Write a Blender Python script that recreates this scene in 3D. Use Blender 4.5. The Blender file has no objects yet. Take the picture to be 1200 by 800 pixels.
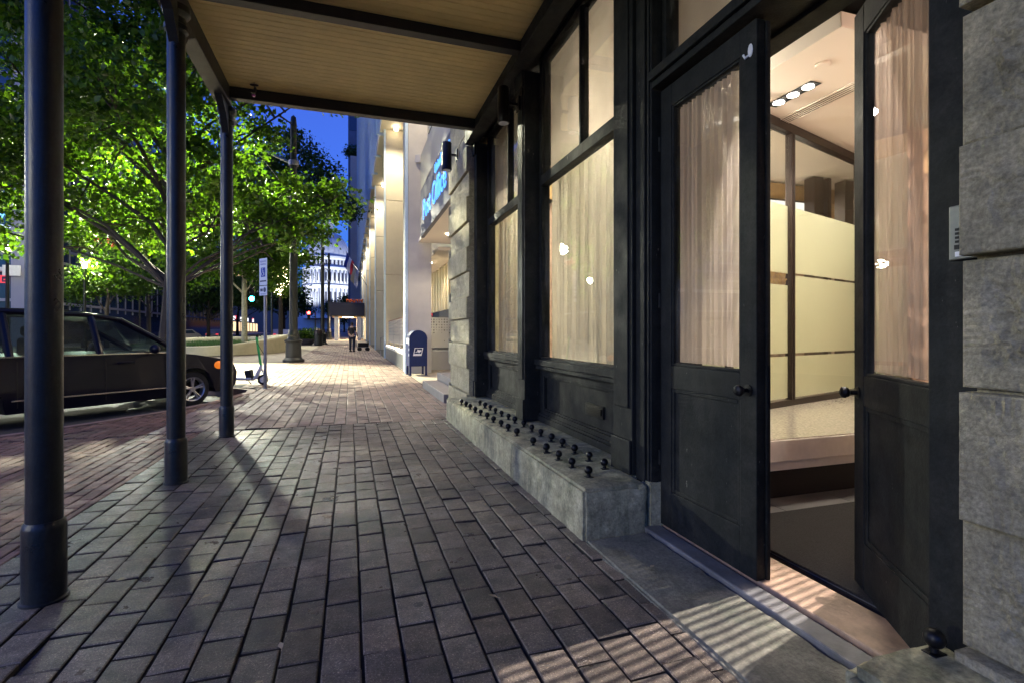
import bpy, bmesh, math, random
import numpy as np
from mathutils import Vector, Matrix, noise
R=math.radians
random.seed(7)
S=bpy.context.scene
C=S.collection
# ------------------------------------------------------------------ helpers
def G(y):                                  # the avenue climbs gently towards the far end
    return 0.0 if y<26 else 0.0105*(y-26)
MATS={}
def mat(name,col,rough=.6,metal=0.,nscale=None,namt=.25,bscale=None,bstr=.2,spec=.5,island=0.,emit=None,estr=0.,ndetail=6,coord='Object',coat=0.):
    m=bpy.data.materials.new(name); m.use_nodes=True
    nt=m.node_tree; N=nt.nodes; L=nt.links
    b=N['Principled BSDF']
    b.inputs['Base Color'].default_value=(*col,1); b.inputs['Roughness'].default_value=rough
    b.inputs['Metallic'].default_value=metal; b.inputs['Specular IOR Level'].default_value=spec
    if coat: b.inputs['Coat Weight'].default_value=coat; b.inputs['Coat Roughness'].default_value=.08
    tc=N.new('ShaderNodeTexCoord')
    last=None
    if nscale:
        n=N.new('ShaderNodeTexNoise'); n.inputs['Scale'].default_value=nscale; n.inputs['Detail'].default_value=ndetail; n.inputs['Roughness'].default_value=.65
        L.new(tc.outputs[coord],n.inputs['Vector'])
        mr=N.new('ShaderNodeMapRange'); mr.inputs['From Min'].default_value=.3; mr.inputs['From Max'].default_value=.7
        mr.inputs['To Min'].default_value=1-namt; mr.inputs['To Max'].default_value=1+namt
        L.new(n.outputs['Fac'],mr.inputs['Value']); last=mr.outputs['Result']
        r2=N.new('ShaderNodeMapRange'); r2.inputs['To Min'].default_value=max(.02,rough-.12); r2.inputs['To Max'].default_value=min(1,rough+.12)
        L.new(n.outputs['Fac'],r2.inputs['Value']); L.new(r2.outputs['Result'],b.inputs['Roughness'])
    if island:
        g=N.new('ShaderNodeNewGeometry'); mr=N.new('ShaderNodeMapRange')
        mr.inputs['To Min'].default_value=1-island; mr.inputs['To Max'].default_value=1+island
        L.new(g.outputs['Random Per Island'],mr.inputs['Value'])
        if last is None: last=mr.outputs['Result']
        else:
            mm=N.new('ShaderNodeMath'); mm.operation='MULTIPLY'; L.new(last,mm.inputs[0]); L.new(mr.outputs['Result'],mm.inputs[1]); last=mm.outputs[0]
    if last is not None:
        v=N.new('ShaderNodeVectorMath'); v.operation='SCALE'; v.inputs[0].default_value=col
        L.new(last,v.inputs['Scale']); L.new(v.outputs[0],b.inputs['Base Color'])
    if bscale:
        n=N.new('ShaderNodeTexNoise'); n.inputs['Scale'].default_value=bscale; n.inputs['Detail'].default_value=5
        L.new(tc.outputs[coord],n.inputs['Vector'])
        bp=N.new('ShaderNodeBump'); bp.inputs['Strength'].default_value=bstr; bp.inputs['Distance'].default_value=.02
        L.new(n.outputs['Fac'],bp.inputs['Height']); L.new(bp.outputs['Normal'],b.inputs['Normal'])
    if emit:
        b.inputs['Emission Color'].default_value=(*emit,1); b.inputs['Emission Strength'].default_value=estr
    MATS[name]=m; return m
def emis(name,col,st): return mat(name,(.02,.02,.02),emit=col,estr=st)
def glassmat(name,tint=(.9,.92,.9),rough=.0,refl=1.,dirt=0.):
    m=bpy.data.materials.new(name); m.use_nodes=True; nt=m.node_tree; N=nt.nodes; L=nt.links
    N.remove(N['Principled BSDF']); out=N['Material Output']
    t=N.new('ShaderNodeBsdfTransparent'); t.inputs['Color'].default_value=(*tint,1)
    g=N.new('ShaderNodeBsdfGlossy'); g.inputs['Roughness'].default_value=rough
    lw=N.new('ShaderNodeLayerWeight'); lw.inputs['Blend'].default_value=.5
    pw=N.new('ShaderNodeMath'); pw.operation='POWER'; pw.inputs[1].default_value=5; L.new(lw.outputs['Facing'],pw.inputs[0])
    ma=N.new('ShaderNodeMath'); ma.operation='MULTIPLY_ADD'; ma.inputs[1].default_value=.94; ma.inputs[2].default_value=.05; L.new(pw.outputs[0],ma.inputs[0])
    mu=N.new('ShaderNodeMath'); mu.operation='MULTIPLY'; mu.inputs[1].default_value=refl; mu.use_clamp=True
    L.new(ma.outputs[0],mu.inputs[0])
    mx=N.new('ShaderNodeMixShader'); L.new(mu.outputs[0],mx.inputs[0]); L.new(t.outputs[0],mx.inputs[1]); L.new(g.outputs[0],mx.inputs[2])
    last=mx
    if dirt:
        tc=N.new('ShaderNodeTexCoord'); n=N.new('ShaderNodeTexNoise'); n.inputs['Scale'].default_value=2.2; n.inputs['Detail'].default_value=8
        L.new(tc.outputs['Object'],n.inputs['Vector'])
        mr=N.new('ShaderNodeMapRange'); mr.inputs['From Min'].default_value=.45; mr.inputs['From Max'].default_value=.8; mr.inputs['To Max'].default_value=dirt
        L.new(n.outputs['Fac'],mr.inputs['Value'])
        d=N.new('ShaderNodeBsdfDiffuse'); d.inputs['Color'].default_value=(.4,.4,.36,1)
        m2=N.new('ShaderNodeMixShader'); L.new(mr.outputs[0],m2.inputs[0]); L.new(mx.outputs[0],m2.inputs[1]); L.new(d.outputs[0],m2.inputs[2]); last=m2
    L.new(last.outputs[0],out.inputs[0]); MATS[name]=m; return m
def clothmat(name,col,trans=.5,alpha=0.,emboss=None):
    m=bpy.data.materials.new(name); m.use_nodes=True; nt=m.node_tree; N=nt.nodes; L=nt.links
    N.remove(N['Principled BSDF']); out=N['Material Output']
    d=N.new('ShaderNodeBsdfDiffuse'); d.inputs['Color'].default_value=(*col,1)
    t=N.new('ShaderNodeBsdfTranslucent'); t.inputs['Color'].default_value=(*col,1)
    if emboss:
        tc=N.new('ShaderNodeTexCoord'); mp=N.new('ShaderNodeMapping'); mp.inputs['Scale'].default_value=emboss
        n=N.new('ShaderNodeTexNoise'); n.inputs['Scale'].default_value=1; n.inputs['Detail'].default_value=4
        L.new(tc.outputs['Object'],mp.inputs[0]); L.new(mp.outputs[0],n.inputs['Vector'])
        mr=N.new('ShaderNodeMapRange'); mr.inputs['From Min'].default_value=.3; mr.inputs['From Max'].default_value=.7; mr.inputs['To Min'].default_value=.92; mr.inputs['To Max'].default_value=1.05
        L.new(n.outputs['Fac'],mr.inputs['Value'])
        v=N.new('ShaderNodeVectorMath'); v.operation='SCALE'; v.inputs[0].default_value=col; L.new(mr.outputs[0],v.inputs['Scale'])
        L.new(v.outputs[0],d.inputs['Color']); L.new(v.outputs[0],t.inputs['Color'])
    mx=N.new('ShaderNodeMixShader'); mx.inputs[0].default_value=trans; L.new(d.outputs[0],mx.inputs[1]); L.new(t.outputs[0],mx.inputs[2])
    last=mx
    if alpha:
        tr=N.new('ShaderNodeBsdfTransparent'); m2=N.new('ShaderNodeMixShader'); m2.inputs[0].default_value=alpha
        L.new(mx.outputs[0],m2.inputs[1]); L.new(tr.outputs[0],m2.inputs[2]); last=m2
    L.new(last.outputs[0],out.inputs[0]); MATS[name]=m; return m
def leafmat(name,col,trans=.55):
    m=bpy.data.materials.new(name); m.use_nodes=True; nt=m.node_tree; N=nt.nodes; L=nt.links
    b=N['Principled BSDF']; b.inputs['Roughness'].default_value=.45; b.inputs['Specular IOR Level'].default_value=.4
    g=N.new('ShaderNodeNewGeometry'); cr=N.new('ShaderNodeValToRGB')
    e=cr.color_ramp.elements; e[0].color=(col[0]*.55,col[1]*.6,col[2]*.7,1); e[1].color=(col[0]*1.7,col[1]*1.35,col[2]*1.0,1)
    L.new(g.outputs['Random Per Island'],cr.inputs[0]); L.new(cr.outputs[0],b.inputs['Base Color'])
    t=N.new('ShaderNodeBsdfTranslucent'); v=N.new('ShaderNodeVectorMath'); v.operation='MULTIPLY'; v.inputs[1].default_value=(1.5,1.6,.6)
    L.new(cr.outputs[0],v.inputs[0]); L.new(v.outputs[0],t.inputs['Color'])
    mx=N.new('ShaderNodeMixShader'); mx.inputs[0].default_value=trans; L.new(b.outputs[0],mx.inputs[1]); L.new(t.outputs[0],mx.inputs[2])
    L.new(mx.outputs[0],N['Material Output'].inputs[0]); MATS[name]=m; return m

def weathered(name,col,stain,rough=(.5,.85),scales=(1.1,7,70),amts=(.35,.35,.30),bumps=((40,.4),(140,.3)),island=0.,streak=0.,glint_speck=0.,spec=.4,chip=0.,gum=0.):
    m=bpy.data.materials.new(name); m.use_nodes=True; nt=m.node_tree; N=nt.nodes; L=nt.links; b=N['Principled BSDF']
    b.inputs['Specular IOR Level'].default_value=spec
    tc=N.new('ShaderNodeTexCoord'); co=tc.outputs['Object']
    def ns(sc,det=6,ro=.6,vec=co):
        n=N.new('ShaderNodeTexNoise'); n.inputs['Scale'].default_value=sc; n.inputs['Detail'].default_value=det; n.inputs['Roughness'].default_value=ro; L.new(vec,n.inputs['Vector']); return n.outputs['Fac']
    def mapr(x,a,b_,c,d):
        q=N.new('ShaderNodeMapRange'); q.inputs['From Min'].default_value=a; q.inputs['From Max'].default_value=b_; q.inputs['To Min'].default_value=c; q.inputs['To Max'].default_value=d; L.new(x,q.inputs['Value']); return q.outputs['Result']
    def mul(x,y):
        q=N.new('ShaderNodeMath'); q.operation='MULTIPLY'; L.new(x,q.inputs[0]); L.new(y,q.inputs[1]); return q.outputs[0]
    f=None
    for sc,am in zip(scales,amts):
        k=mapr(ns(sc,8,.65),.32,.68,1-am,1+am); f=k if f is None else mul(f,k)
    if island:
        g=N.new('ShaderNodeNewGeometry'); f=mul(f,mapr(g.outputs['Random Per Island'],0,1,1-island,1+island))
    if glint_speck: f=mul(f,mapr(ns(210,2,.5),.60,.72,1,1+glint_speck))  # pale aggregate grain, with its sparkle put into the colour
    mx=N.new('ShaderNodeMix'); mx.data_type='RGBA'; mx.inputs['A'].default_value=(*col,1); mx.inputs['B'].default_value=(*stain,1)
    st=mapr(ns(2.3,10,.72),.50,.66,0,.85)
    if streak:
        mp=N.new('ShaderNodeMapping'); mp.inputs['Scale'].default_value=(9,9,.7); L.new(co,mp.inputs[0]); s2=mapr(ns(1.,6,.6,mp.outputs[0]),.5,.7,0,streak)
        q=N.new('ShaderNodeMath'); q.operation='MAXIMUM'; L.new(st,q.inputs[0]); L.new(s2,q.inputs[1]); st=q.outputs[0]
    L.new(st,mx.inputs['Factor'])
    if gum:
        vo=N.new('ShaderNodeTexVoronoi'); vo.inputs['Scale'].default_value=2.6; L.new(co,vo.inputs['Vector'])
        g1=mapr(vo.outputs['Distance'],.055,.07,1-gum,1); f=mul(f,g1)
        vo2=N.new('ShaderNodeTexVoronoi'); vo2.inputs['Scale'].default_value=7.3; L.new(co,vo2.inputs['Vector']); g2=mapr(vo2.outputs['Distance'],.05,.075,1+gum*.5,1); f=mul(f,g2)
    v=N.new('ShaderNodeVectorMath'); v.operation='SCALE'; L.new(mx.outputs['Result'],v.inputs[0]); L.new(f,v.inputs['Scale']); L.new(v.outputs[0],b.inputs['Base Color'])
    if chip:
        mp2=N.new('ShaderNodeMapping'); mp2.inputs['Scale'].default_value=(60,60,16); L.new(co,mp2.inputs[0])
        c1=mapr(ns(1.,3,.6,mp2.outputs[0]),.70,.72,0,1); c2=mapr(ns(3.,4,.6),.52,.60,0,chip); cm=mul(c1,c2)
        m3=N.new('ShaderNodeMix'); m3.data_type='RGBA'; L.new(cm,m3.inputs['Factor']); L.new(v.outputs[0],m3.inputs['A']); m3.inputs['B'].default_value=(.22,.21,.18,1); L.new(m3.outputs['Result'],b.inputs['Base Color'])
    L.new(mapr(ns(5,6),.3,.7,rough[0],rough[1]),b.inputs['Roughness'])
    last=None
    for sc,stt in bumps:
        bp=N.new('ShaderNodeBump'); bp.inputs['Strength'].default_value=stt; bp.inputs['Distance'].default_value=.012; L.new(ns(sc,6,.65),bp.inputs['Height'])
        if last is not None: L.new(last,bp.inputs['Normal'])
        last=bp.outputs['Normal']
    L.new(last,b.inputs['Normal']); MATS[name]=m; return m
def link(o): C.objects.link(o); return o
def tag(o,label=None,cat=None,group=None,kind=None):
    if label: o['label']=label
    if cat: o['category']=cat
    if group: o['group']=group
    if kind: o['kind']=kind
    return o
def thing(name,label,cat,loc=(0,0,0),rz=0,group=None):
    o=bpy.data.objects.new(name,None); o.empty_display_size=.2; link(o)
    o.location=loc; o.rotation_euler=(0,0,rz); return tag(o,label,cat,group)
def wloc(p):
    v=Vector((0,0,0))
    while p is not None: v+=p.location; p=p.parent
    return v
class MB:
    def __init__(s): s.bm=bmesh.new()
    def box(s,x0,x1,y0,y1,z0,z1,M=None):
        P=[(x0,y0,z0),(x1,y0,z0),(x1,y1,z0),(x0,y1,z0),(x0,y0,z1),(x1,y0,z1),(x1,y1,z1),(x0,y1,z1)]
        v=[s.bm.verts.new((M@Vector(p)) if M else p) for p in P]
        for f in ((3,2,1,0),(4,5,6,7),(0,1,5,4),(1,2,6,5),(2,3,7,6),(3,0,4,7)): s.bm.faces.new([v[i] for i in f])
        return s
    def lathe(s,prof,c=(0,0,0),n=24,M=None,cap=True):   # prof: (r,z)
        rings=[]
        for r,z in prof:
            ring=[]
            for i in range(n):
                a=2*math.pi*i/n; p=Vector((c[0]+r*math.cos(a),c[1]+r*math.sin(a),c[2]+z))
                ring.append(s.bm.verts.new(M@p if M else p))
            rings.append(ring)
        for a,b in zip(rings,rings[1:]):
            for i in range(n):
                f=s.bm.faces.new((a[i],a[(i+1)%n],b[(i+1)%n],b[i])); f.smooth=True
        if cap:
            s.bm.faces.new(rings[0][::-1]); s.bm.faces.new(rings[-1])
        return s
    def tube(s,pts,r,n=8,r1=None):
        pts=[Vector(p) for p in pts]; rings=[]
        for k,p in enumerate(pts):
            d=(pts[min(k+1,len(pts)-1)]-pts[max(k-1,0)]).normalized()
            up=Vector((0,0,1)) if abs(d.z)<.9 else Vector((1,0,0))
            a=d.cross(up).normalized(); b=d.cross(a)
            rr=r if r1 is None else r+(r1-r)*k/(len(pts)-1)
            rings.append([s.bm.verts.new(p+rr*(math.cos(2*math.pi*i/n)*a+math.sin(2*math.pi*i/n)*b)) for i in range(n)])
        for a,b in zip(rings,rings[1:]):
            for i in range(n):
                f=s.bm.faces.new((a[i],b[i],b[(i+1)%n],a[(i+1)%n])); f.smooth=True
        s.bm.faces.new(rings[0]); s.bm.faces.new(rings[-1][::-1])
        return s
    def ball(s,c,r,n=12,sc=(1,1,1)):
        m=Matrix.Translation(c)@Matrix.Diagonal((*sc,1))
        g=bmesh.ops.create_uvsphere(s.bm,u_segments=n,v_segments=max(6,n*2//3),radius=r,matrix=m)
        for v in g['verts']:
            for f in v.link_faces: f.smooth=True
        return s
    def prism(s,poly,axis,a0,a1,M=None):   # poly 2-D, extruded along axis; the two other axes in order
        def P(u,v,w):
            p={'x':(w,u,v),'y':(u,w,v),'z':(u,v,w)}[axis]; p=Vector(p); return M@p if M else p
        A=[s.bm.verts.new(P(u,v,a0)) for u,v in poly]; B=[s.bm.verts.new(P(u,v,a1)) for u,v in poly]
        n=len(poly)
        fa=s.bm.faces.new(A); fb=s.bm.faces.new(B[::-1])
        for i in range(n): s.bm.faces.new((A[i],B[i],B[(i+1)%n],A[(i+1)%n]))
        if n>4: bmesh.ops.triangulate(s.bm,faces=[fa,fb])
        return s
    def quad(s,*P):
        s.bm.faces.new([s.bm.verts.new(p) for p in P]); return s
    def sheet(s,poly,z):
        f=s.bm.faces.new([s.bm.verts.new((x,y,z)) for x,y in poly]); bmesh.ops.triangulate(s.bm,faces=[f]); return s
    def build(s,name,m,parent=None,bevel=0,local=False,seg=2,fix=True):
        if fix: bmesh.ops.recalc_face_normals(s.bm,faces=s.bm.faces)
        if parent is not None and not local: bmesh.ops.translate(s.bm,verts=s.bm.verts,vec=-wloc(parent))
        for e in s.bm.edges:
            if len(e.link_faces)==2 and e.calc_face_angle(0)>R(32): e.smooth=False
        me=bpy.data.meshes.new(name); s.bm.to_mesh(me); s.bm.free()
        o=bpy.data.objects.new(name,me); link(o); me.materials.append(m)
        if parent is not None: o.parent=parent
        if bevel:
            b=o.modifiers.new('bevel','BEVEL'); b.width=bevel; b.segments=seg; b.limit_method='ANGLE'; b.angle_limit=R(40)
        return o
def single(o,label,cat,group=None): return tag(o,label,cat,group)
def kids(o): return [c for c in bpy.data.objects if c.parent==o]
def copy_tree(o,parent=None):
    c=o.copy(); C.objects.link(c)
    if parent is not None: c.parent=parent
    for k in kids(o): copy_tree(k,c)
    return c
def text(body,size,ext,M,name,m,parent=None,align='LEFT',sx=1.):
    cu=bpy.data.curves.new('txt','FONT'); cu.body=body; cu.size=size; cu.extrude=ext; cu.align_x=align
    o=bpy.data.objects.new('txt',cu); link(o)
    bpy.context.view_layer.update()
    dg=bpy.context.evaluated_depsgraph_get()
    me=bpy.data.meshes.new_from_object(o.evaluated_get(dg)); bpy.data.objects.remove(o)
    me.transform(M@Matrix.Diagonal((sx,1,1,1)))
    if parent is not None: me.transform(Matrix.Translation(-wloc(parent)))
    me.name=name; me.materials.clear(); me.materials.append(m)
    r=bpy.data.objects.new(name,me); link(r)
    if parent is not None: r.parent=parent
    return r
# text planes: facing -X (letters run towards -Y) and facing -Y (letters run +X)
def face_mx(x,y,z): return Matrix(((0,0,-1,x),(-1,0,0,y),(0,1,0,z),(0,0,0,1)))
def face_my(x,y,z): return Matrix(((1,0,0,x),(0,0,-1,y),(0,1,0,z),(0,0,0,1)))
def light(kind,loc,power,col,size=.1,target=None,spot=None,blend=.5,name='lamp_light',parent=None):
    l=bpy.data.lights.new(name,kind); l.energy=power; l.color=col
    if kind=='AREA': l.size=size
    else: l.shadow_soft_size=size
    if kind=='SPOT': l.spot_size=R(spot or 90); l.spot_blend=blend
    o=bpy.data.objects.new(name,l); link(o); o.location=loc
    if target is not None: o.rotation_euler=(Vector(target)-Vector(loc)).to_track_quat('-Z','Y').to_euler()
    return o

# ------------------------------------------------------------------ materials
M_paver=weathered('grey_paver',(.150,.120,.092),(.066,.058,.052),(.24,.52),(1.3,11,95),(.30,.34,.42),((60,.35),(230,.5)),island=.34,glint_speck=2.6,spec=.45,gum=.6)
M_brick=weathered('pink_brick_paver',(.235,.170,.140),(.13,.09,.075),(.5,.8),(1.3,9,80),(.25,.3,.25),((60,.3),(200,.3)),island=.25)
M_redbrick=weathered('red_brick_paver',(.21,.115,.08),(.10,.06,.045),(.5,.8),(1.3,9,80),(.25,.3,.25),((60,.3),(200,.3)),island=.28)
M_joint=mat('joint_sand',(.030,.027,.024),.95,nscale=40,namt=.4)
M_conc=mat('concrete',(.33,.28,.22),.8,nscale=3,namt=.2,bscale=60,bstr=.15)
M_asph=mat('asphalt',(.05,.05,.052),.75,nscale=2.5,namt=.25,bscale=150,bstr=.4)
M_kerb=mat('kerb_stone',(.26,.17,.13),.75,nscale=5,namt=.25,bscale=50,bstr=.2)
M_white=mat('road_paint',(.7,.7,.66),.6,nscale=6,namt=.15)
M_black=weathered('black_green_paint',(.009,.011,.011),(.024,.024,.021),(.52,.8),(2,14,70),(.2,.3,.3),((24,.16),(110,.16)),streak=.6,spec=.22,chip=.9)
M_post=weathered('post_paint',(.008,.013,.016),(.014,.014,.012),(.26,.5),(3,14,60),(.2,.3,.3),((22,.14),(90,.12)),streak=.3,spec=.5)
M_frame=mat('canopy_timber_paint',(.014,.014,.014),.5,nscale=10,namt=.3)
M_board=mat('tan_ceiling_board',(.60,.46,.19),.55,nscale=4,namt=.10,island=.05)
M_plinth=weathered('stained_limestone',(.36,.335,.215),(.085,.10,.05),(.6,.9),(2.2,11,60),(.35,.40,.28),((26,.5),(110,.5)),streak=.75)
M_pier=weathered('rusticated_limestone',(.44,.39,.25),(.24,.22,.14),(.7,.95),(2.0,30,90),(.25,.22,.32),((55,.6),(170,.8)),streak=.45,spec=.25)
M_slab=weathered('worn_slab_stone',(.22,.21,.165),(.075,.085,.06),(.5,.85),(2.,9,70),(.35,.35,.3),((40,.35),(160,.4)))
M_sill=mat('grey_timber_sill',(.15,.15,.15),.6,nscale=7,namt=.35,bscale=40,bstr=.2)
M_thresh=mat('worn_wood_threshold',(.33,.22,.15),.5,nscale=8,namt=.45,bscale=40,bstr=.2)
M_glass=glassmat('shopfront_glass',(.93,.94,.92),.0,1.0,dirt=.12)
M_clear=glassmat('clear_glass',(.95,.97,.96),.0,.9)
M_sheer=clothmat('sheer_curtain',(.60,.52,.44),.6,.10)
M_sheerthin=clothmat('thin_sheer_curtain',(.62,.50,.42),.6,.55)
M_drape=clothmat('olive_drape',(.58,.55,.46),.6,0)
M_blind=clothmat('window_blind',(.47,.425,.36),.5,0,emboss=(1.2,1.2,1.2))
M_iron=mat('black_iron',(.012,.012,.013),.4,.6,nscale=30,namt=.3)
M_steel=mat('brushed_steel',(.20,.21,.18),.5,.5,nscale=40,namt=.1)
M_dark=mat('very_dark',(.008,.008,.008),.7)
M_wallin=mat('interior_plaster',(.62,.52,.43),.8,nscale=3,namt=.05)
M_ceil=mat('white_ceiling',(.78,.70,.62),.8)
M_stonein=mat('interior_rock_wall',(.50,.36,.28),.85,nscale=6,namt=.4,bscale=7,bstr=.9,ndetail=8)
M_tile=mat('grey_floor_tile',(.13,.13,.135),.35,nscale=5,namt=.25)
M_mat=mat('door_mat_pile',(.020,.020,.021),.95,nscale=130,namt=.9,bscale=220,bstr=1.0)
M_terr=mat('terrazzo',(.44,.41,.35),.12,nscale=60,namt=.35)
M_beige=mat('beige_stone_edge',(.72,.70,.64),.5,nscale=8,namt=.1)
M_bronze=mat('bronze_frame',(.040,.029,.025),.35,.5,nscale=20,namt=.15)
M_gold=mat('warm_wood_soffit',(.45,.30,.14),.45,nscale=8,namt=.2)
M_leaf=leafmat('plane_leaf',(.036,.088,.009))
M_leafd=leafmat('oak_leaf_dark',(.022,.060,.012),.4)
M_bark=mat('bark',(.030,.023,.018),.9,nscale=9,namt=.4,bscale=18,bstr=.7)
M_barklit=mat('uplit_bark',(.30,.28,.18),.85,nscale=9,namt=.4,bscale=18,bstr=.5)  # pale tone stands in for uplight on the planter tree's trunk
M_grass=mat('grass_blade',(.05,.12,.02),.7,island=.4)
M_planter=mat('planter_concrete',(.50,.46,.30),.75,nscale=2,namt=.15,bscale=30,bstr=.12)
M_lampgreen=mat('lamp_post_green',(.006,.008,.007),.45,nscale=20,namt=.2)
M_galv=mat('galvanised_steel',(.24,.24,.27),.45,.7,nscale=30,namt=.15)
M_sign=mat('sign_white',(.62,.66,.72),.5)
M_signblue=mat('sign_blue',(.02,.06,.35),.5)
M_signdark=mat('sign_dark_print',(.03,.05,.12),.5)
M_usblue=mat('mailbox_blue',(.007,.018,.085),.5,nscale=8,namt=.15,spec=.3)
M_uswhite=mat('mailbox_white_print',(.75,.77,.8),.5)
M_carp=mat('van_paint',(.003,.003,.012),.36,.0,spec=.25,coat=.18,nscale=4,namt=.1)
M_carglass=glassmat('car_glass',(.34,.42,.42),.0,1.1)
M_tyre=mat('tyre_rubber',(.014,.014,.014),.85)
M_alloy=mat('alloy',(.55,.52,.50),.3,.8)
M_chrome=mat('chrome',(.6,.58,.56),.18,1.)
M_orange=mat('indicator_orange',(.75,.20,.03),.25,emit=(1,.25,.02),estr=.25)
M_lens=mat('headlamp_lens',(.7,.7,.72),.15)
M_scgreen=mat('scooter_green',(.03,.42,.09),.4)
M_scwhite=mat('scooter_white',(.72,.74,.74),.4)
M_skin=mat('skin',(.45,.27,.19),.6)
M_shirt=mat('black_cloth',(.015,.013,.014),.9)
M_jean=mat('navy_trousers',(.015,.018,.035),.9)
M_hair=mat('dark_hair',(.02,.013,.01),.7)
M_po=mat('post_office_panel',(.50,.46,.35),.6,nscale=1.5,namt=.08)
M_pogrey=mat('post_office_grey_panel',(.48,.46,.42),.5,nscale=2,namt=.08)
M_pofin=mat('anodised_blue_fin',(.46,.58,.68),.6,.0,nscale=2,namt=.1)
M_poglass=mat('facade_glass_dark',(.02,.04,.08),.08,0,spec=.8)
M_fascia=mat('sign_fascia_metal',(.15,.15,.175),.75,.0,nscale=3,namt=.08)
M_pobase=mat('dark_granite_base',(.10,.11,.12),.4,nscale=30,namt=.3)
M_perf=mat('perforated_screen_white',(.62,.60,.55),.5)
M_slat=mat('slat_pale',(.50,.44,.30),.5)
M_step=mat('step_granite',(.20,.185,.18),.6,nscale=12,namt=.2)
M_tower=mat('tower_cladding',(.10,.13,.19),.5,nscale=.6,namt=.15)
M_tower2=mat('tower_dark',(.03,.03,.05),.5)
M_pale=mat('pale_stone',(.42,.42,.42),.7,nscale=.6,namt=.1)
M_capitol=mat('capitol_granite',(.55,.56,.58),.8,nscale=.3,namt=.1)
M_b1=mat('pale_panel',(.26,.26,.32),.5,nscale=.5,namt=.06)
M_brickfar=mat('far_brick',(.12,.07,.05),.8,nscale=1,namt=.2)
E_blue=emis('neon_blue_letter',(.07,.27,1.),1.15)
E_warm=emis('warm_lamp_lens',(1,.80,.55),14)
E_led=emis('cool_led_lens',(1,.93,.85),22)
E_street=emis('street_luminaire',(1,.95,.80),60)
E_pwin=emis('lit_window',(1,.68,.36),.7)
E_orange=emis('lit_arch_orange',(1,.36,.06),2.2)
E_white=emis('lit_sign_white',(.95,.95,1),.8)
E_red=emis('signal_red',(1,.03,.02),22)
E_green=emis('signal_green',(.02,.85,1.),40)
E_redsign=emis('lit_sign_red',(1,.06,.08),.45)
E_exit=emis('exit_green',(.03,.45,.18),.8)
E_string=emis('string_bulb',(1,.80,.45),9)
E_film=None

# ------------------------------------------------------------------ ground, road, pavement
K=[(-5.6,-30),(-5.6,5.7),(-3.97,7.45),(-3.45,8.05),(-2.72,9.1),(-2.37,9.85),(-2.2,10.6),(-2.02,11.45),(-2.07,11.9),(-3.3,13.3),(-4.2,14.3),(-7.6,17.7),(-11,21),(-11,42),(-4.4,52),(-4.4,150)]
RD=-.2
mb=MB()
ys=[-400,-60,-20,0,10,20,26]+list(range(30,160,8))+[200,300,500,900,1500,3000]
xs=[-3000,-400,-60,-30,-12,-4,2,12,60,400,3000]
gv=[[mb.bm.verts.new((x,y,G(y)+RD)) for x in xs] for y in ys]
for a,b in zip(gv,gv[1:]):
    for i in range(len(xs)-1): mb.bm.faces.new((a[i],a[i+1],b[i+1],b[i]))
tag(mb.build('ground',M_asph),kind='structure')
def kx(y):
    for (x0,y0),(x1,y1) in zip(K,K[1:]):
        if y0<=y<=y1: return x0+(x1-x0)*(y-y0)/(y1-y0) if y1>y0 else x0
    return K[-1][0]
mb=MB()
YS=sorted(set([y for _,y in K]+list(np.arange(-30,150,1.5))))
for (ya,yb) in zip(YS,YS[1:]):
    if yb-ya<1e-6: continue
    xa,xb=kx(ya),kx(yb); ga,gb=G(ya)-.014,G(yb)-.014
    mb.quad((xa+.14,ya,ga),(9,ya,ga),(9,yb,gb),(xb+.14,yb,gb))
tag(mb.build('sidewalk',M_joint),kind='structure')
# kerb stones: a real step
mb=MB()
for (ya,yb) in zip(YS,YS[1:]):
    if yb-ya<1e-6: continue
    xa,xb=kx(ya),kx(yb); ga,gb=G(ya),G(yb)
    mb.quad((xa,ya,ga),(xa+.16,ya,ga),(xb+.16,yb,gb),(xb,yb,gb))
    mb.quad((xa,ya,RD+ga-.02),(xa,ya,ga),(xb,yb,gb),(xb,yb,RD+gb-.02))
    mb.quad((xa+.16,ya,ga),(xa+.16,ya,ga-.03),(xb+.16,yb,gb-.03),(xb+.16,yb,gb))
tag(mb.build('kerb',M_kerb),kind='structure')
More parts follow.
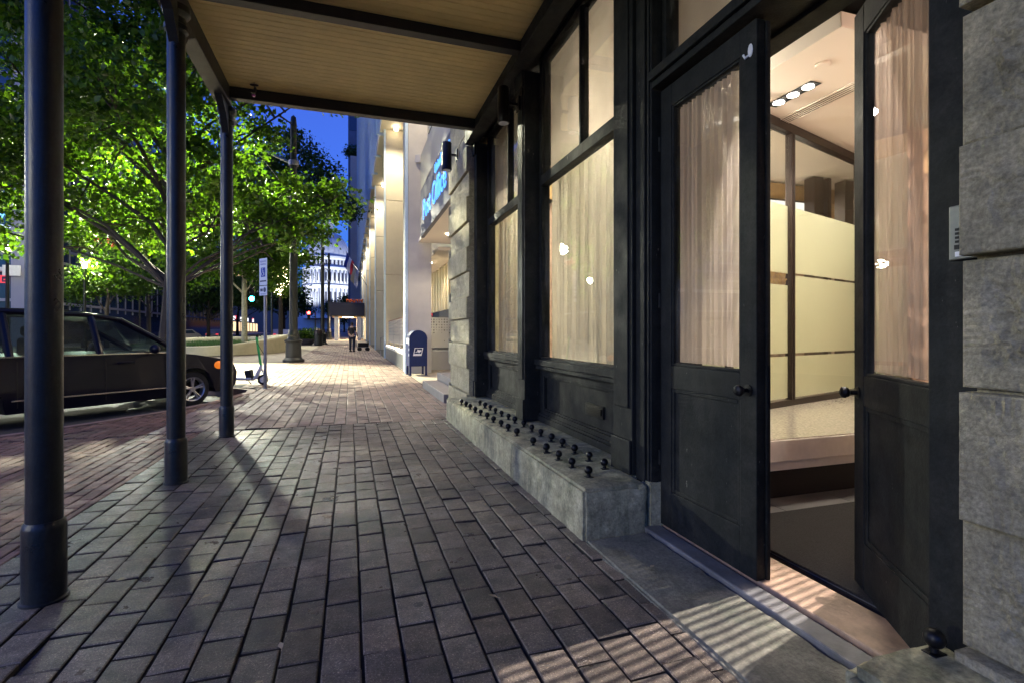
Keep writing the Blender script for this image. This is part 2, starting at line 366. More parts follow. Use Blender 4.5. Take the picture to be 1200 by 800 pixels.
# pavers, each a bevelled slab with its own tilt
def pavers(name,m,x0,x1,y0,y1,w,l,gap,clip=True,hj=.0035,bev=.006,seed=1,alongx=False):
    rnd=random.Random(seed); V=[];F=[];MI=[]
    nx=int((x1-x0)/w)+1
    for i in range(nx):
        xa=x0+i*w; y=y0-rnd.random()*l*.0-(l*.5 if i%2 else 0)-rnd.uniform(0,.03)
        while y<y1:
            ll=l*rnd.uniform(.95,1.05)
            a,b,c,d=xa+gap/2+rnd.uniform(-.002,.002),xa+w-gap/2+rnd.uniform(-.002,.002),max(y0,y+gap/2),min(y1,y+ll-gap/2)
            yn=y+ll
            if alongx: pass
            ok=d-c>.03 and a<x1
            if ok and clip:
                k=max(kx(c),kx(d),kx((c+d)/2))+.17
                if a<k:
                    a=k
                if b-a<.03: ok=False
            if ok:
                b=min(b,x1)
                if b-a>.02:
                    n=len(V); z=rnd.uniform(-hj,hj); tx,ty=rnd.uniform(-.002,.002),rnd.uniform(-.003,.003)
                    gz=G(c)
                    for (px,py,sx,sy) in ((a,c,-1,-1),(b,c,1,-1),(b,d,1,1),(a,d,-1,1)):
                        gg=G(py)
                        V.append((px,py,gg+z-.022)); V.append((px,py,gg+z-bev*.8+sx*tx+sy*ty)); V.append((px-sx*bev,py-sy*bev,gg+z+sx*tx+sy*ty))
                    q=[0,3,6,9]
                    for j in range(4):
                        p,r=n+q[j],n+q[(j+1)%4]
                        F.append((p,r,r+1,p+1)); F.append((p+1,r+1,r+2,p+2)); MI.extend((1,0))
                    F.append((n+2,n+5,n+8,n+11)); MI.append(0)
            y=yn
    me=bpy.data.meshes.new(name); me.from_pydata(V,[],F); me.update(); me.materials.append(m); me.materials.append(M_joint); me.polygons.foreach_set('material_index',MI)
    o=link(bpy.data.objects.new(name,me)); return tag(o,kind='structure')
pavers('sidewalk_grey_pavers',M_paver,-1.72,1.30,-1.5,6.98,.147,.232,.0105,seed=3,hj=.0035,bev=.005)
pavers('sidewalk_red_pavers',M_redbrick,-5.5,-1.72,-1.5,6.98,.098,.2,.007,seed=4,hj=.002)
pavers('sidewalk_pink_pavers',M_brick,-2.3,1.62,7.03,46,.15,.30,.010,seed=5)
pavers('sidewalk_pink_pavers_kerbside',M_redbrick,-4.2,-2.3,7.03,11.2,.098,.2,.007,seed=6,hj=.002)
mb=MB()
for (ya,yb) in zip(YS,YS[1:]):
    if ya<12.0 or yb-ya<1e-6: continue
    xa,xb=kx(ya)+.16,kx(yb)+.16
    xr=-2.31 if ya<46 else 1.62
    if xa<xr: mb.quad((xa,ya,G(ya)-.004),(xr,ya,G(ya)-.004),(xr,yb,G(yb)-.004),(xb,yb,G(yb)-.004))
tag(mb.build('sidewalk_concrete',M_conc),kind='structure')
mb=MB()
mb.quad((1.62,8.5,-.002),(9,8.5,-.002),(9,26,-.002),(1.62,26,-.002))
tag(mb.build('forecourt_paving',M_conc),kind='structure')
# road paint
mb=MB()
for y in range(-10,140,9):
    mb.quad((-13.0,y,G(y)+RD+.004),(-12.88,y,G(y)+RD+.004),(-12.88,y+3,G(y+3)+RD+.004),(-13.0,y+3,G(y+3)+RD+.004))
mb.quad((-24,46,G(46)+RD+.004),(-11.5,46,G(46)+RD+.004),(-11.5,46.5,G(46.5)+RD+.004),(-24,46.5,G(46.5)+RD+.004))
tag(mb.build('road_markings',M_white),kind='structure')
# far pavement across the avenue
mb=MB()
for y in range(-30,150,4):
    ga,gb=G(y)-.05,G(y+4)-.05
    mb.quad((-26,y,ga),(-19.5,y,ga),(-19.5,y+4,gb),(-26,y+4,gb)); mb.quad((-19.5,y,ga-.2),(-19.5,y,ga),(-19.5,y+4,gb),(-19.5,y+4,gb-.2))
tag(mb.build('far_sidewalk',M_conc),kind='structure')

# ------------------------------------------------------------------ shopfront building
XF,XL,XG=1.70,1.80,1.90          # pilaster face, door leaf face, window glass
B=thing('storefront_building','old dark painted timber shopfront with curtained tall windows and a double door, at right','building',(1.7,4,0))
# upper wall, end/back walls, roof
mb=MB()
mb.box(1.62,2.12,-8,8.45,4.12,7.5); mb.build('upper_wall',M_pier,B)
mb=MB(); mb.box(1.66,2.12,-8,-.62,-.1,4.1); mb.build('side_wall',M_pier,B)
mb=MB(); mb.box(9.0,9.2,-8,8.45,-.1,7.5); mb.box(2.12,9.0,-2.2,-2.0,-.1,7.5); mb.box(2.13,9.0,8.2,8.44,-.1,7.5); mb.build('back_wall',M_wallin,B)
mb=MB(); mb.box(1.64,9.2,-8,8.45,7.51,7.7); mb.build('roof',M_dark,B)
# frieze (dark beam under the canopy, carrying the windows)
mb=MB(); mb.box(1.74,2.1,.95,7.05,4.02,4.115); mb.box(1.56,1.738,.95,7.05,3.88,4.115); mb.build('frieze',M_black,B,bevel=.008)
for i,(a,b) in enumerate(((2.80,3.04),(4.86,5.09),(6.92,7.05))):
    mb=MB(); mb.box(XF,1.98,a,b,.302,3.88)
    mb.box(XF-.012,XF-.001,a+.035,b-.035,.72,3.72) if b-a>.2 else None
    mb.box(XF-.02,XF-.001,a,b,.302,.52)
    mb.box(XF-.03,XF-.001,a,b,3.72,3.88)
    mb.build('pilaster',M_black,B,bevel=.006)
# windows
def window(a,b):
    w=MB()
    s=.05
    w.box(1.86,1.95,a,a+s,.95,4.02); w.box(1.86,1.95,b-s,b,.95,4.02)
    w.box(1.855,1.95,a+s,b-s,.915,.955); w.box(1.855,1.95,a+s,b-s,2.70,2.80); w.box(1.855,1.95,a+s,b-s,3.98,4.02)
    m=(a+b)/2-.04; w.box(1.865,1.945,m-.018,m+.018,2.80,3.98)
    f=w.build('window',M_black,B,bevel=.006)
    g=MB(); g.box(XG,XG+.006,a+s,b-s,.955,2.70); g.box(XG,XG+.006,a+s,m-.018,2.80,3.98); g.box(XG,XG+.006,m+.018,b-s,2.80,3.98)
    p=g.build('pane',M_glass,f)
    p.location=-f.location
    sl=MB(); sl.box(1.80,1.854,a,b,.875,.935); sl.box(1.815,1.854,a,b,.835,.874)
    sl.build('sill',M_black,f,bevel=.006)
    pn=MB(); pn.box(1.90,1.96,a,b,.302,.834)
    for (y0,y1,z0,z1) in ((a,a+.11,.302,.834),(b-.11,b,.302,.834),(a+.11,b-.11,.302,.42),(a+.11,b-.11,.77,.834)): pn.box(1.868,1.899,y0,y1,z0,z1)
    pn.box(1.84,1.867,a,b,.302,.36); pn.box(1.852,1.867,a,b,.361,.385)
    pn.box(1.878,1.899,a+.11,b-.11,.421,.44); pn.box(1.878,1.899,a+.11,b-.11,.75,.769)
    return f,pn.build('bulkhead_panel',M_black,B,bevel=.004)
W2,P2=window(3.04,4.86); W1,P1=window(5.09,6.92)
mb=MB(); mb.box(1.885,1.899,3.53,3.84,.525,.622); mb.box(1.872,1.884,3.55,3.82,.55,.60); mb.box(1.868,1.871,3.55,3.82,.573,.577)
mb.build('mail_slot',M_iron,B,bevel=.004)
# door frame, transom
mb=MB()
mb.box(1.745,2.0,2.655,2.798,.03,4.02); mb.box(1.725,1.744,2.70,2.798,.03,4.02); mb.box(1.735,1.745,2.668,2.692,.03,3.9)
mb.box(1.72,2.0,.95,1.10,.03,4.02)
mb.box(1.745,2.0,1.10,2.655,2.68,2.79); mb.box(1.72,1.7445,1.10,2.655,2.72,2.775)
mb.box(1.745,2.0,1.10,2.655,3.96,4.02); mb.box(2.0,2.12,.95,2.8,2.66,2.70)
mb.build('door_frame',M_black,B,bevel=.006)
mb=MB(); mb.box(2.001,2.12,.95,1.10,.03,3.0); mb.box(2.001,2.12,2.66,3.0,.03,4.0); mb.box(2.001,2.12,.95,2.66,2.79,2.83); mb.build('door_reveal',M_black,B)
tw=MB()
for (y0,y1,z0,z1) in ((1.10,2.655,2.79,2.83),(1.10,2.655,3.92,3.96),(1.10,1.14,2.83,3.92),(2.615,2.655,2.83,3.92)): tw.box(1.82,1.88,y0,y1,z0,z1)
tr=tw.build('transom_window',M_black,B,bevel=.005)
g=MB(); g.box(1.845,1.851,1.14,2.615,2.83,3.92); g.build('pane',M_glass,tr)
# doors: local frame, hinge at origin, leaf runs along +y, face at x=0 (thickness +x)
def leaf(hinge,ang,flip,handle):
    Mx=Matrix.Translation(hinge)@Matrix.Rotation(ang,4,'Z')@Matrix.Diagonal((1,-1 if flip else 1,1,1))
    t,w,h=.05,.76,2.62; st=.105
    d=MB()
    d.box(0,t,0,st,0,h,Mx); d.box(0,t,w-st,w,0,h,Mx)
    d.box(.001,t-.001,st,w-st,0,.22,Mx); d.box(.001,t-.001,st,w-st,.83,.965,Mx); d.box(.001,t-.001,st,w-st,h-.13,h,Mx)
    d.box(.014,t-.014,st,w-st,.22,.83,Mx)
    for (a,b,c,e) in ((st,st+.022,.22,.83),(w-st-.022,w-st,.22,.83),(st+.022,w-st-.022,.22,.242),(st+.022,w-st-.022,.808,.83)):
        d.box(.006,.0139,a,b,c,e,Mx); d.box(t-.0139,t-.006,a,b,c,e,Mx)
    for (a,b,c,e) in ((st,st+.014,.965,h-.13),(w-st-.014,w-st,.965,h-.13),(st+.014,w-st-.014,.965,.979),(st+.014,w-st-.014,h-.144,h-.13)):
        d.box(.006,t-.006,a,b,c,e,Mx)
    if not flip: pass
    o=d.build('door',M_black,B,bevel=.004)
    g=MB(); g.box(.022,.027,st+.014,w-st-.014,.979,h-.144,Mx); g.build('pane',M_glass,o)
    c=MB(); n=150; pts=[]
    for i in range(n+1):
        y=st+.016+(w-2*st-.032)*i/n; x=.046+.010*math.sin(i*.62+1.5*math.sin(i*.07))+.006*math.sin(i*.23+1)
        pts.append((x,y))
    for (xa,ya),(xb,yb) in zip(pts,pts[1:]):
        f=c.bm.faces.new([c.bm.verts.new(Mx@Vector(p)) for p in ((xa,ya,.985),(xb,yb,.985),(xb,yb,h-.15),(xa,ya,h-.15))]); f.smooth=True
    bmesh.ops.remove_doubles(c.bm,verts=c.bm.verts,dist=1e-4)
    c.build('sheer_curtain',M_sheerthin if flip==handle_thin else M_sheer,o,fix=False)
    k=MB()
    for sx in handle:
        A=Mx@Matrix.Translation((t/2,w-.05,.885))@Matrix.Rotation(R(90*sx),4,'Y')
        k.lathe([(.027,t/2),(.027,t/2+.006),(.010,t/2+.008),(.010,t/2+.035),(.021,t/2+.042),(.027,t/2+.055),(.024,t/2+.068),(.010,t/2+.075)],n=20,M=A)
    for z in (.86,.94): pass
    k.build('door_knob',M_iron,o)
    return o,Mx
handle_thin=False
# left leaf: hinge at far jamb, closed; runs towards -y
DL,ML=leaf((XL,2.64,.045),0,True,(-1,))
# right leaf: hinge at near jamb, opened inwards
DR,MR=leaf((XL+.02,1.105,.045),R(-33),False,(-1,1))
mb=MB()
for z in (.4,1.35,2.3): mb.lathe([(.009,0),(.009,.09)],(1.80,2.648,z),12)
mb.box(1.853,1.875,1.872,1.90,.046,2.66); mb.build('astragal',M_black,DL,bevel=.003)
mb=MB(); mb.box(1.862,1.866,1.864,1.8715,.85,1.05); mb.build('latch_plate',M_iron,DL)
# white hook near the top of the closed leaf
mb=MB(); mb.ball((1.797,1.915,2.53),.016,10,(.35,1,2.0)); mb.tube([(1.794,1.925,2.51),(1.786,1.935,2.50),(1.784,1.945,2.52)],.006,8)
mb.build('white_hook',M_uswhite,DL)
# steps and sills
def rough_box(x0,x1,y0,y1,z0,z1,res,amp,name,m,parent,seed=0,bev=.02,freq=6,label=None):
    bm=bmesh.new(); q=MB(); q.bm.free(); q.bm=bm; q.box(x0,x1,y0,y1,z0,z1)
    bmesh.ops.bevel(bm,geom=bm.edges[:]+bm.verts[:],offset=bev,segments=2,affect='EDGES')
    def cut(axis,a,b):
        n=int((b-a)/res)
        for i in range(1,n):
            p=[0,0,0]; p[axis]=a+(b-a)*i/n; nn=[0,0,0]; nn[axis]=1
            bmesh.ops.bisect_plane(bm,geom=bm.verts[:]+bm.edges[:]+bm.faces[:],plane_co=p,plane_no=nn)
    cut(0,x0,x1); cut(1,y0,y1); cut(2,z0,z1)
    bm.normal_update()
    for v in bm.verts:
        n=v.normal
        d=noise.fractal(v.co*freq+Vector((seed*7.1,0,seed)),.8,2.2,5)
        edge=sum(1 for c,a,b in ((v.co.x,x0,x1),(v.co.y,y0,y1),(v.co.z,z0,z1)) if min(c-a,b-c)<bev*1.3)
        k=amp*(2.0 if edge>=2 else 1.0)
        off=-abs(d)*k*1.2 if edge>=2 else d*k*.6
        v.co+=n*off
    for f in bm.faces: f.smooth=True
    return q.build(name,m,parent)
T=thing('entrance_step','worn stone doorstep with timber sill and wooden threshold below the double door','doorstep',(1.5,1.9,0))
rough_box(1.28,1.685,1.04,2.62,-.15,.018,.05,.006,'step_slab',M_slab,T,1,.012)
mb=MB(); mb.box(1.69,1.797,1.11,2.66,-.1,.034); mb.build('timber_sill',M_sill,T,bevel=.008)
mb=MB(); mb.box(1.815,2.07,1.11,2.64,-.1,.046); mb.build('wooden_threshold',M_thresh,T,bevel=.008)
# plinth with iron balls
def stud(parent,x,y,z):
    s=MB(); k_=random.uniform(.9,1.1)
    s.box(x-.024,x+.024,y-.02,y+.02,z-.001,z+.007)
    s.lathe([(.013,.007),(.011,.022),(.015,.028)],(x,y,z),12); s.ball((x+random.uniform(-.003,.003),y+random.uniform(-.003,.003),z+.047),.0255*k_,14)
    return s.build('iron_ball_stud',M_iron,parent,bevel=.002)
PL=thing('stone_plinth','long stained limestone plinth studded with iron balls under the shop windows','plinth',(1.5,4.7,0))
rough_box(1.28,1.72,2.63,6.99,-.1,.30,.06,.013,'plinth_block',M_plinth,PL,2,.018)
rough_box(1.722,1.85,2.64,2.82,-.1,.296,.05,.006,'plinth_return',M_plinth,PL,5,.008)
mb=MB(); mb.box(1.70,1.98,2.83,7.0,-.1,.29); mb.build('plinth_back',M_plinth,PL)
for i in range(15):
    y=2.86+.229*i+random.uniform(-.012,.012)
    if i!=5 or True: stud(PL,1.43-.0065*i+random.uniform(-.006,.006),y if i<5 else y+.19,.297)
for i in range(15): stud(PL,1.615-.005*i+random.uniform(-.006,.006),3.0+.222*i+random.uniform(-.012,.012),.297)
PR=thing('stone_plinth','short pale stone plinth block with a single iron ball beside the pier, nearest the camera','plinth',(1.5,.6,0))
rough_box(1.28,1.665,-.55,1.055,-.1,.30,.05,.009,'plinth_block',M_plinth,PR,9,.03)
stud(PR,1.565,.985,.297)
# ------------------------------------------------------------------ rusticated piers
def pier(name,label,x,y0,y1,ztop,far=False,seed=0):
    P=thing(name,label,'stone pier',(x+.2,(y0+y1)/2,0))
    c=MB(); c.box(x+.03,x+.5,y0+.02,y1-.02,-.1,ztop); c.build('pier_core',M_pier,P)
    zs=[.0,.33,.685,1.045,1.405,1.715,2.085,2.44,2.80,3.16,3.52,3.88,4.12]
    rnd=random.Random(seed)
    for k,(za,zb) in enumerate(zip(zs,zs[1:])):
        if za>=ztop: break
        raised=(k%2==0) and k>0
        xx=x-.036 if raised else x
        if k==0: xx=x-.035
        m=.006
        q=MB(); res=46 if not far else 16
        ny,nz=(170,72) if not far else (20,16)
        ya,yb,z0,z1=y0+(.012 if raised else 0),y1-(.012 if raised else 0),za+m,zb-m
        grid=[]
        for j in range(nz+1):
            row=[]
            for i in range(ny+1):
                y=ya+(yb-ya)*i/ny; z=z0+(z1-z0)*j/nz
                e=min(y-ya,yb-y,z-z0,z1-z)
                dep=0
                if e<.004: dep=.006
                wgt=min(1,max(0,(e-.045)/.03))
                nn=noise.fractal(Vector((y*9+seed,z*9+k*3.3,seed*2.)),.7,2.1,6)
                n2=noise.fractal(Vector((y*30+seed,z*30+k*3.3,seed*2.)),.7,2.1,4)
                dep+= wgt*(.006-.017*nn-.011*n2) if not raised else wgt*(-.005*nn-.006*n2)-.0016*n2
                if wgt<1 and e>.004:   # tooled margin: fine grooves square to the edge
                    em=min(z-z0,z1-z)
                    ph=(y if em<=e+1e-6 else z)
                    dep+=(1-wgt)*.0055*(.5+.5*math.sin(ph*2*math.pi/.021+2*noise.noise(Vector((y*11,z*11,1)))))*min(1,max(0,.1+1.6*abs(noise.noise(Vector((y*9,z*9,seed))))))
                row.append(q.bm.verts.new((xx+dep,y,z)))
            grid.append(row)
        for a,b in zip(grid,grid[1:]):
            for i in range(ny): f=q.bm.faces.new((a[i],b[i],b[i+1],a[i+1])); f.smooth=True
        # returns
        bm=q.bm
        def ring(vs,dx=.09):
            B2=[bm.verts.new((x+dx,v.co.y,v.co.z)) for v in vs]
            for i in range(len(vs)-1): bm.faces.new((vs[i],vs[i+1],B2[i+1],B2[i]))
        ring([r[0] for r in grid]); ring([r[-1] for r in grid]); ring(grid[0]); ring(grid[-1])
        q.build('rusticated_block',M_pier,P)
    return P
pier('rusticated_pier','rough tooled limestone pier beside the open door leaf, nearest the camera',1.62,.12,.95,4.12,seed=3)
PN=bpy.data.objects['rusticated_pier']
mb=MB(); mb.box(1.60,2.1,-.62,.118,-.1,4.12); mb.build('pier_core',M_pier,PN)
PF=pier('rusticated_pier','grey limestone pier between the shop windows and the post office entrance',1.62,7.06,8.45,4.12,True,seed=11)
for k in range(0,11,2):
    mb=MB(); mb.box(1.60,1.9,8.43,8.50,.02+.37*k,.37+.37*k); mb.build('quoin',M_pier,PF,bevel=.01)
# intercom
I=thing('intercom_panel','brushed steel door entry intercom with keypad on the dark jamb','intercom',(1.716,1.0,1.4))
mb=MB(); mb.box(1.703,1.719,.935,1.032,1.415,1.575); mb.build('face_plate',M_steel,I,bevel=.003)
mb=MB(); mb.lathe([(.021,0),(.020,.005),(.013,.008)],n=24,M=Matrix.Translation((1.7035,.978,1.538))@Matrix.Rotation(R(-90),4,'Y')); mb.build('camera_dome',M_dark,I)
mb=MB()
for r in range(4):
    for c in range(3): mb.box(1.700,1.7025,1.014-.017*c-.009,1.014-.017*c,1.500-.012*r,1.507-.012*r)
mb.build('keypad',M_dark,I)
mb=MB(); mb.box(1.7,1.7025,.966,1.016,1.445,1.458); mb.build('reader_window',M_dark,I)
mb=MB(); mb.box(1.6995,1.7025,.966,1.014,1.423,1.438); mb.build('call_button',M_uswhite,I,bevel=.001)

# ------------------------------------------------------------------ interior of the lobby
mb=MB(); mb.box(2.12,9.0,-2,8.2,-.1,.03); mb.build('interior_floor',M_joint,B)
mb=MB(); 
for i in range(12):
    for j in range(17):
        x=2.13+i*.58; y=-1.9+j*.6
        mb.box(x+.003,x+.577,y+.003,y+.597,.031,.042)
mb.build('floor_tiles',M_tile,B)
mb=MB(); mb.box(2.12,9.0,-2,8.2,4.1,4.3); mb.build('interior_ceiling',M_dark,B)
q=MB(); n1,n2=120,70
rows=[]
for j in range(n2+1):
    row=[]
    for i in range(n1+1):
        x=2.13+6.8*i/n1; z=.03+4.05*j/n2
        d=noise.fractal(Vector((x*2.2,z*3.2,4.)),.8,2.1,5)*.06
        row.append(q.bm.verts.new((x,.93+d,z)))
    rows.append(row)
for a,b in zip(rows,rows[1:]):
    for i in range(n1): q.bm.faces.new((a[i],b[i],b[i+1],a[i+1])).smooth=True
q.build('rock_wall',M_stonein,B)
q=MB(); rows=[]
for j in range(91):
    row=[]
    for i in range(121):
        x=3.42+3.0*i/120; z=.043+2.5*j/90
        d=noise.fractal(Vector((x*3.2,z*6.5,9.)),.75,2.1,6)*.075
        row.append(q.bm.verts.new((x,2.30+d,z)))
    rows.append(row)
for a,b in zip(rows,rows[1:]):
    for i in range(120): q.bm.faces.new((a[i],b[i],b[i+1],a[i+1])).smooth=True
q.box(3.43,6.40,2.40,2.46,.043,2.54)
q.build('rock_wall',M_stonein,B)
# dropped ceiling
DC=thing('dropped_ceiling_panel','white dropped ceiling panel above the lobby platform','ceiling panel',(5,4,3.32))
mb=MB(); mb.box(3.24,8.9,2.62,8.1,3.32,3.43); mb.build('panel',M_ceil,DC,bevel=.006)
mb=MB(); mb.lathe([(.055,0),(.055,-.012),(.045,-.018)],(3.55,3.03,3.319),24); mb.build('smoke_detector',M_ceil,DC)
AV=thing('air_vent','linear slot air diffuser in the white lobby ceiling','air vent',(4.13,4,3.32))
mb=MB()
for k in range(4): mb.box(4.07+.035*k,4.088+.035*k,2.9,7.5,3.310,3.3185)
mb.build('slot',M_dark,AV)
mb=MB()
for k in range(5): mb.box(4.053+.035*k,4.069+.035*k,2.9,7.5,3.306,3.3185)
mb.build('slot_frame',M_ceil,AV)
CL=thing('ceiling_light','recessed black triple spotlight in the white lobby ceiling','ceiling light',(3.75,3.5,3.32))
mb=MB(); mb.box(3.69,3.81,3.26,3.74,3.312,3.3185); mb.build('trim',M_dark,CL,bevel=.002)
for k in range(3):
    y=3.34+.155*k
    mb=MB(); mb.lathe([(.047,0),(.045,-.006),(.03,-.010)],(3.75,y,3.3115),20); mb.build('spotlight_lens',E_led,CL)
# platform
PF2=thing('lobby_platform','raised terrazzo platform with beige stone edge and black kick inside the door','platform',(5,4,0))
def plat(y0,z0,z1,m,name,x0=2.3): 
    mb=MB(); mb.box(x0,8.9,y0,8.1,z0,z1); return mb.build(name,m,PF2,bevel=.004)
plat(2.80,.043,.235,M_dark,'black_kick'); plat(2.79,.236,.305,M_beige,'lower_edge'); plat(2.755,.307,.455,M_beige,'stone_edge')
mb=MB(); mb.box(2.31,8.9,2.77,8.1,.456,.462); mb.build('terrazzo_top',M_terr,PF2)
# glass partition (local frame along +x from P0)
E_film=clothmat('frosted_film',(.80,.80,.67),.65,0)
GP=thing('glass_partition','frosted yellow-green glass partition with bronze posts on the lobby platform','partition',(3.96,3.94,.463),math.atan2(.56,1.84))
def gp(name,m,boxes,bev=0):
    q=MB()
    for b in boxes: q.box(*b)
    return q.build(name,m,GP,local=True,bevel=bev)
LZ=2.855
gp('bottom_rail',M_bronze,[(-1.75,4.6,-.03,.03,0,.06)],.003)
gp('top_rail',M_bronze,[(-1.75,4.6,-.04,.04,LZ-.09,LZ)],.003)
posts_x=[-1.7,-.75,.36,1.98,3.5,4.55]
for px_ in posts_x: gp('mullion',M_bronze,[(px_-.035,px_-.006,-.035,.035,.06,LZ-.09),(px_+.006,px_+.035,-.035,.035,.06,LZ-.09)],.003)
for a,b in zip(posts_x,posts_x[1:]):
    f=gp('glass_panel',M_clear,[(a+.036,b-.036,-.005,.005,.06,LZ-.09)])
    q=MB()
    for (z0,z1) in ((.075,.50),(.53,1.22 if b<1 else 1.33),(1.34,2.03) if b<1 else (1.355,2.03)): q.box(a+.04,b-.04,.007,.009,z0,z1)
    fl=q.build('frosted_film',E_film,f,local=True)
    if b<1:
        q=MB(); rr=random.Random(3)
        for _ in range(160):
            x=rr.uniform(a+.05,b-.05); z=rr.uniform(1.225,1.335); an=rr.uniform(0,3.14)
            Mx=Matrix.Translation((x,.008,z))@Matrix.Rotation(an,4,'Y'); q.box(-.022,.022,-.001,.001,-.006,.006,Mx)
        q.build('leaf_pattern',M_gold,f,local=True)
# behind the partition: soffit beam, bronze columns, rock wall, lit panel
mb=MB(); mb.box(2.4,8.9,5.6,6.6,3.08,3.30); mb.build('wood_soffit',M_gold,B)
mb=MB()
for x in (5.95,6.5,7.2): mb.box(x,x+.16,5.2,5.36,.463,3.3); mb.box(x+.24,x+.30,5.2,5.36,.463,3.3)
mb.build('bronze_column',M_bronze,B)
mb=MB(); mb.box(2.4,8.9,7.6,7.8,.463,3.3); mb.build('lobby_back_wall',M_stonein,B)
LP=thing('light_panel','glowing white wall panel behind the lobby partition','light panel',(5.4,5.5,2.9))
mb=MB(); mb.box(4.6,6.2,5.48,5.53,2.72,3.02); mb.build('diffuser',emis('panel_glow',(1,.93,.85),.55),LP); mb=MB(); mb.box(4.56,6.24,5.531,5.56,2.68,3.06); mb.build('frame',M_bronze,LP)
# curtains behind the shop windows
def curtain(a,b,z0,z1,x,m,label,amp=.024,per=.085):
    q=MB(); n=int((b-a)/.012); v=[]
    for i in range(n+1):
        y=a+(b-a)*i/n; ph=y*2*math.pi/per
        xx=x+amp*math.sin(ph+1.3*math.sin(y*5))+amp*.5*math.sin(ph*.43+2)
        v.append((q.bm.verts.new((xx,y,z0)),q.bm.verts.new((xx+.004*math.sin(ph*.7),y+.006*math.sin(ph),(z0+z1)/2)),q.bm.verts.new((xx,y,z1))))
    for p,r in zip(v,v[1:]):
        q.bm.faces.new((p[0],r[0],r[1],p[1])).smooth=True; q.bm.faces.new((p[1],r[1],r[2],p[2])).smooth=True
    o=q.build('curtain',m,None,fix=False); return tag(o,label,'curtain')
curtain(3.05,4.85,.93,2.90,2.03,M_drape,'beige pleated curtain behind the shop window with the mail slot below it')
curtain(5.1,6.91,.93,2.90,2.03,M_drape,'olive pleated curtain behind the far shop window next to the stone pier')
def blind(a,b,z0,z1,label,x=1.985):
    q=MB(); q.quad((x,a,z0),(x,b,z0),(x,b,z1),(x,a,z1)); o=q.build('window_blind',M_blind); return tag(o,label,'blind')
blind(3.05,4.85,2.78,4.0,'flat beige blind filling the upper sash above the beige curtain'); blind(5.1,6.91,2.78,4.0,'flat pale blind filling the upper sash of the far shop window'); blind(1.12,2.64,2.84,3.95,'flat tan blind behind the transom glass above the double door',1.93)
# door mat
mb=MB(); mb.box(2.12,3.35,1.0,2.55,.043,.056); tag(mb.build('door_mat',M_mat,bevel=.003),'dark charcoal ribbed entrance mat just inside the open door','door mat')
# ------------------------------------------------------------------ canopy and posts
CX0,CX1,CY0,CY1=-1.42,1.56,-3.0,6.52; ZC=4.0
CAN=thing('street_canopy','tan boarded canopy with dark beams reaching over the pavement','canopy',(0,2,ZC))
mb=MB(); w=.083; y=CY0
while y<CY1-.02:
    mb.box(CX0+.10,CX1,y+.002,y+w-.002,ZC,ZC+.02); y+=w
mb.build('ceiling_boards',M_board,CAN,bevel=.003,seg=1)
mb=MB(); mb.box(CX0,1.62,CY0,CY1,ZC+.03,ZC+.18); mb.build('canopy_roof',M_frame,CAN)
for y in (-1.4,.68,2.66,4.62): 
    mb=MB(); mb.box(CX0+.12,CX1,y-.05,y+.05,ZC-.10,ZC-.002); mb.build('cross_beam',M_frame,CAN,bevel=.004)
mb=MB(); mb.box(CX0+.12,CX1,CY1-.1,CY1,ZC-.13,ZC-.002); mb.box(CX0,1.6,CY1,CY1+.03,ZC-.05,ZC+.2); mb.build('end_beam',M_frame,CAN,bevel=.004)
mb=MB(); mb.box(CX0-.03,CX0+.12,CY0,CY1,ZC-.19,ZC+.028); mb.box(CX0-.06,CX0-.03,CY0,CY1+.03,ZC-.06,ZC+.22); mb.build('street_beam',M_frame,CAN,bevel=.004)
POSTY=[2.70,4.62,6.55]
post_labels=['thick dark iron canopy post nearest the camera, the van behind it at left','middle dark canopy post with the van hood behind its right side','farthest canopy post, standing at the corner of the boarded ceiling']
def make_post():
    P=thing('canopy_post',post_labels[0],'post',(-1.29,2.72,0),0,'dark canopy posts along the pavement edge')
    m=MB(); m.lathe([(.088,0),(.088,.012),(.079,.016),(.079,.33),(.076,.345),(.068,.36)],n=40); m.build('base_collar',M_post,P,local=True)
    m=MB(); m.lathe([(.0655,.355),(.0645,3.60)],n=40); m.build('shaft',M_post,P,local=True)
    m=MB(); m.lathe([(.066,3.60),(.084,3.62),(.084,3.66),(.073,3.67),(.073,3.72),(.10,3.76),(.10,3.81)],n=40)
    m.build('capital',M_post,P,local=True)
    for sy in (-1,1):
        m=MB(); m.prism([(sy*.06,3.805),(sy*.42,3.805),(sy*.36,3.77),(sy*.20,3.68),(sy*.06,3.50)],'x',-.035,.035)
        m.build('bracket',M_post,P,local=True)
    return P
p0=make_post()
for i,(y,l) in enumerate(zip(POSTY,post_labels)):
    p=p0 if i==0 else copy_tree(p0)
    p.location=((-1.311,2.807,0),(-1.329,4.68,0),(-1.366,6.60,0))[i]; p['label']=l
# posts outside the frame, behind the camera
p=copy_tree(p0); p.location=(-1.30,.85,0); p['label']='canopy post standing beside the camera, outside the photograph'
p=copy_tree(p0); p.location=(-1.30,-1.1,0); p['label']='canopy post behind the camera, outside the photograph'
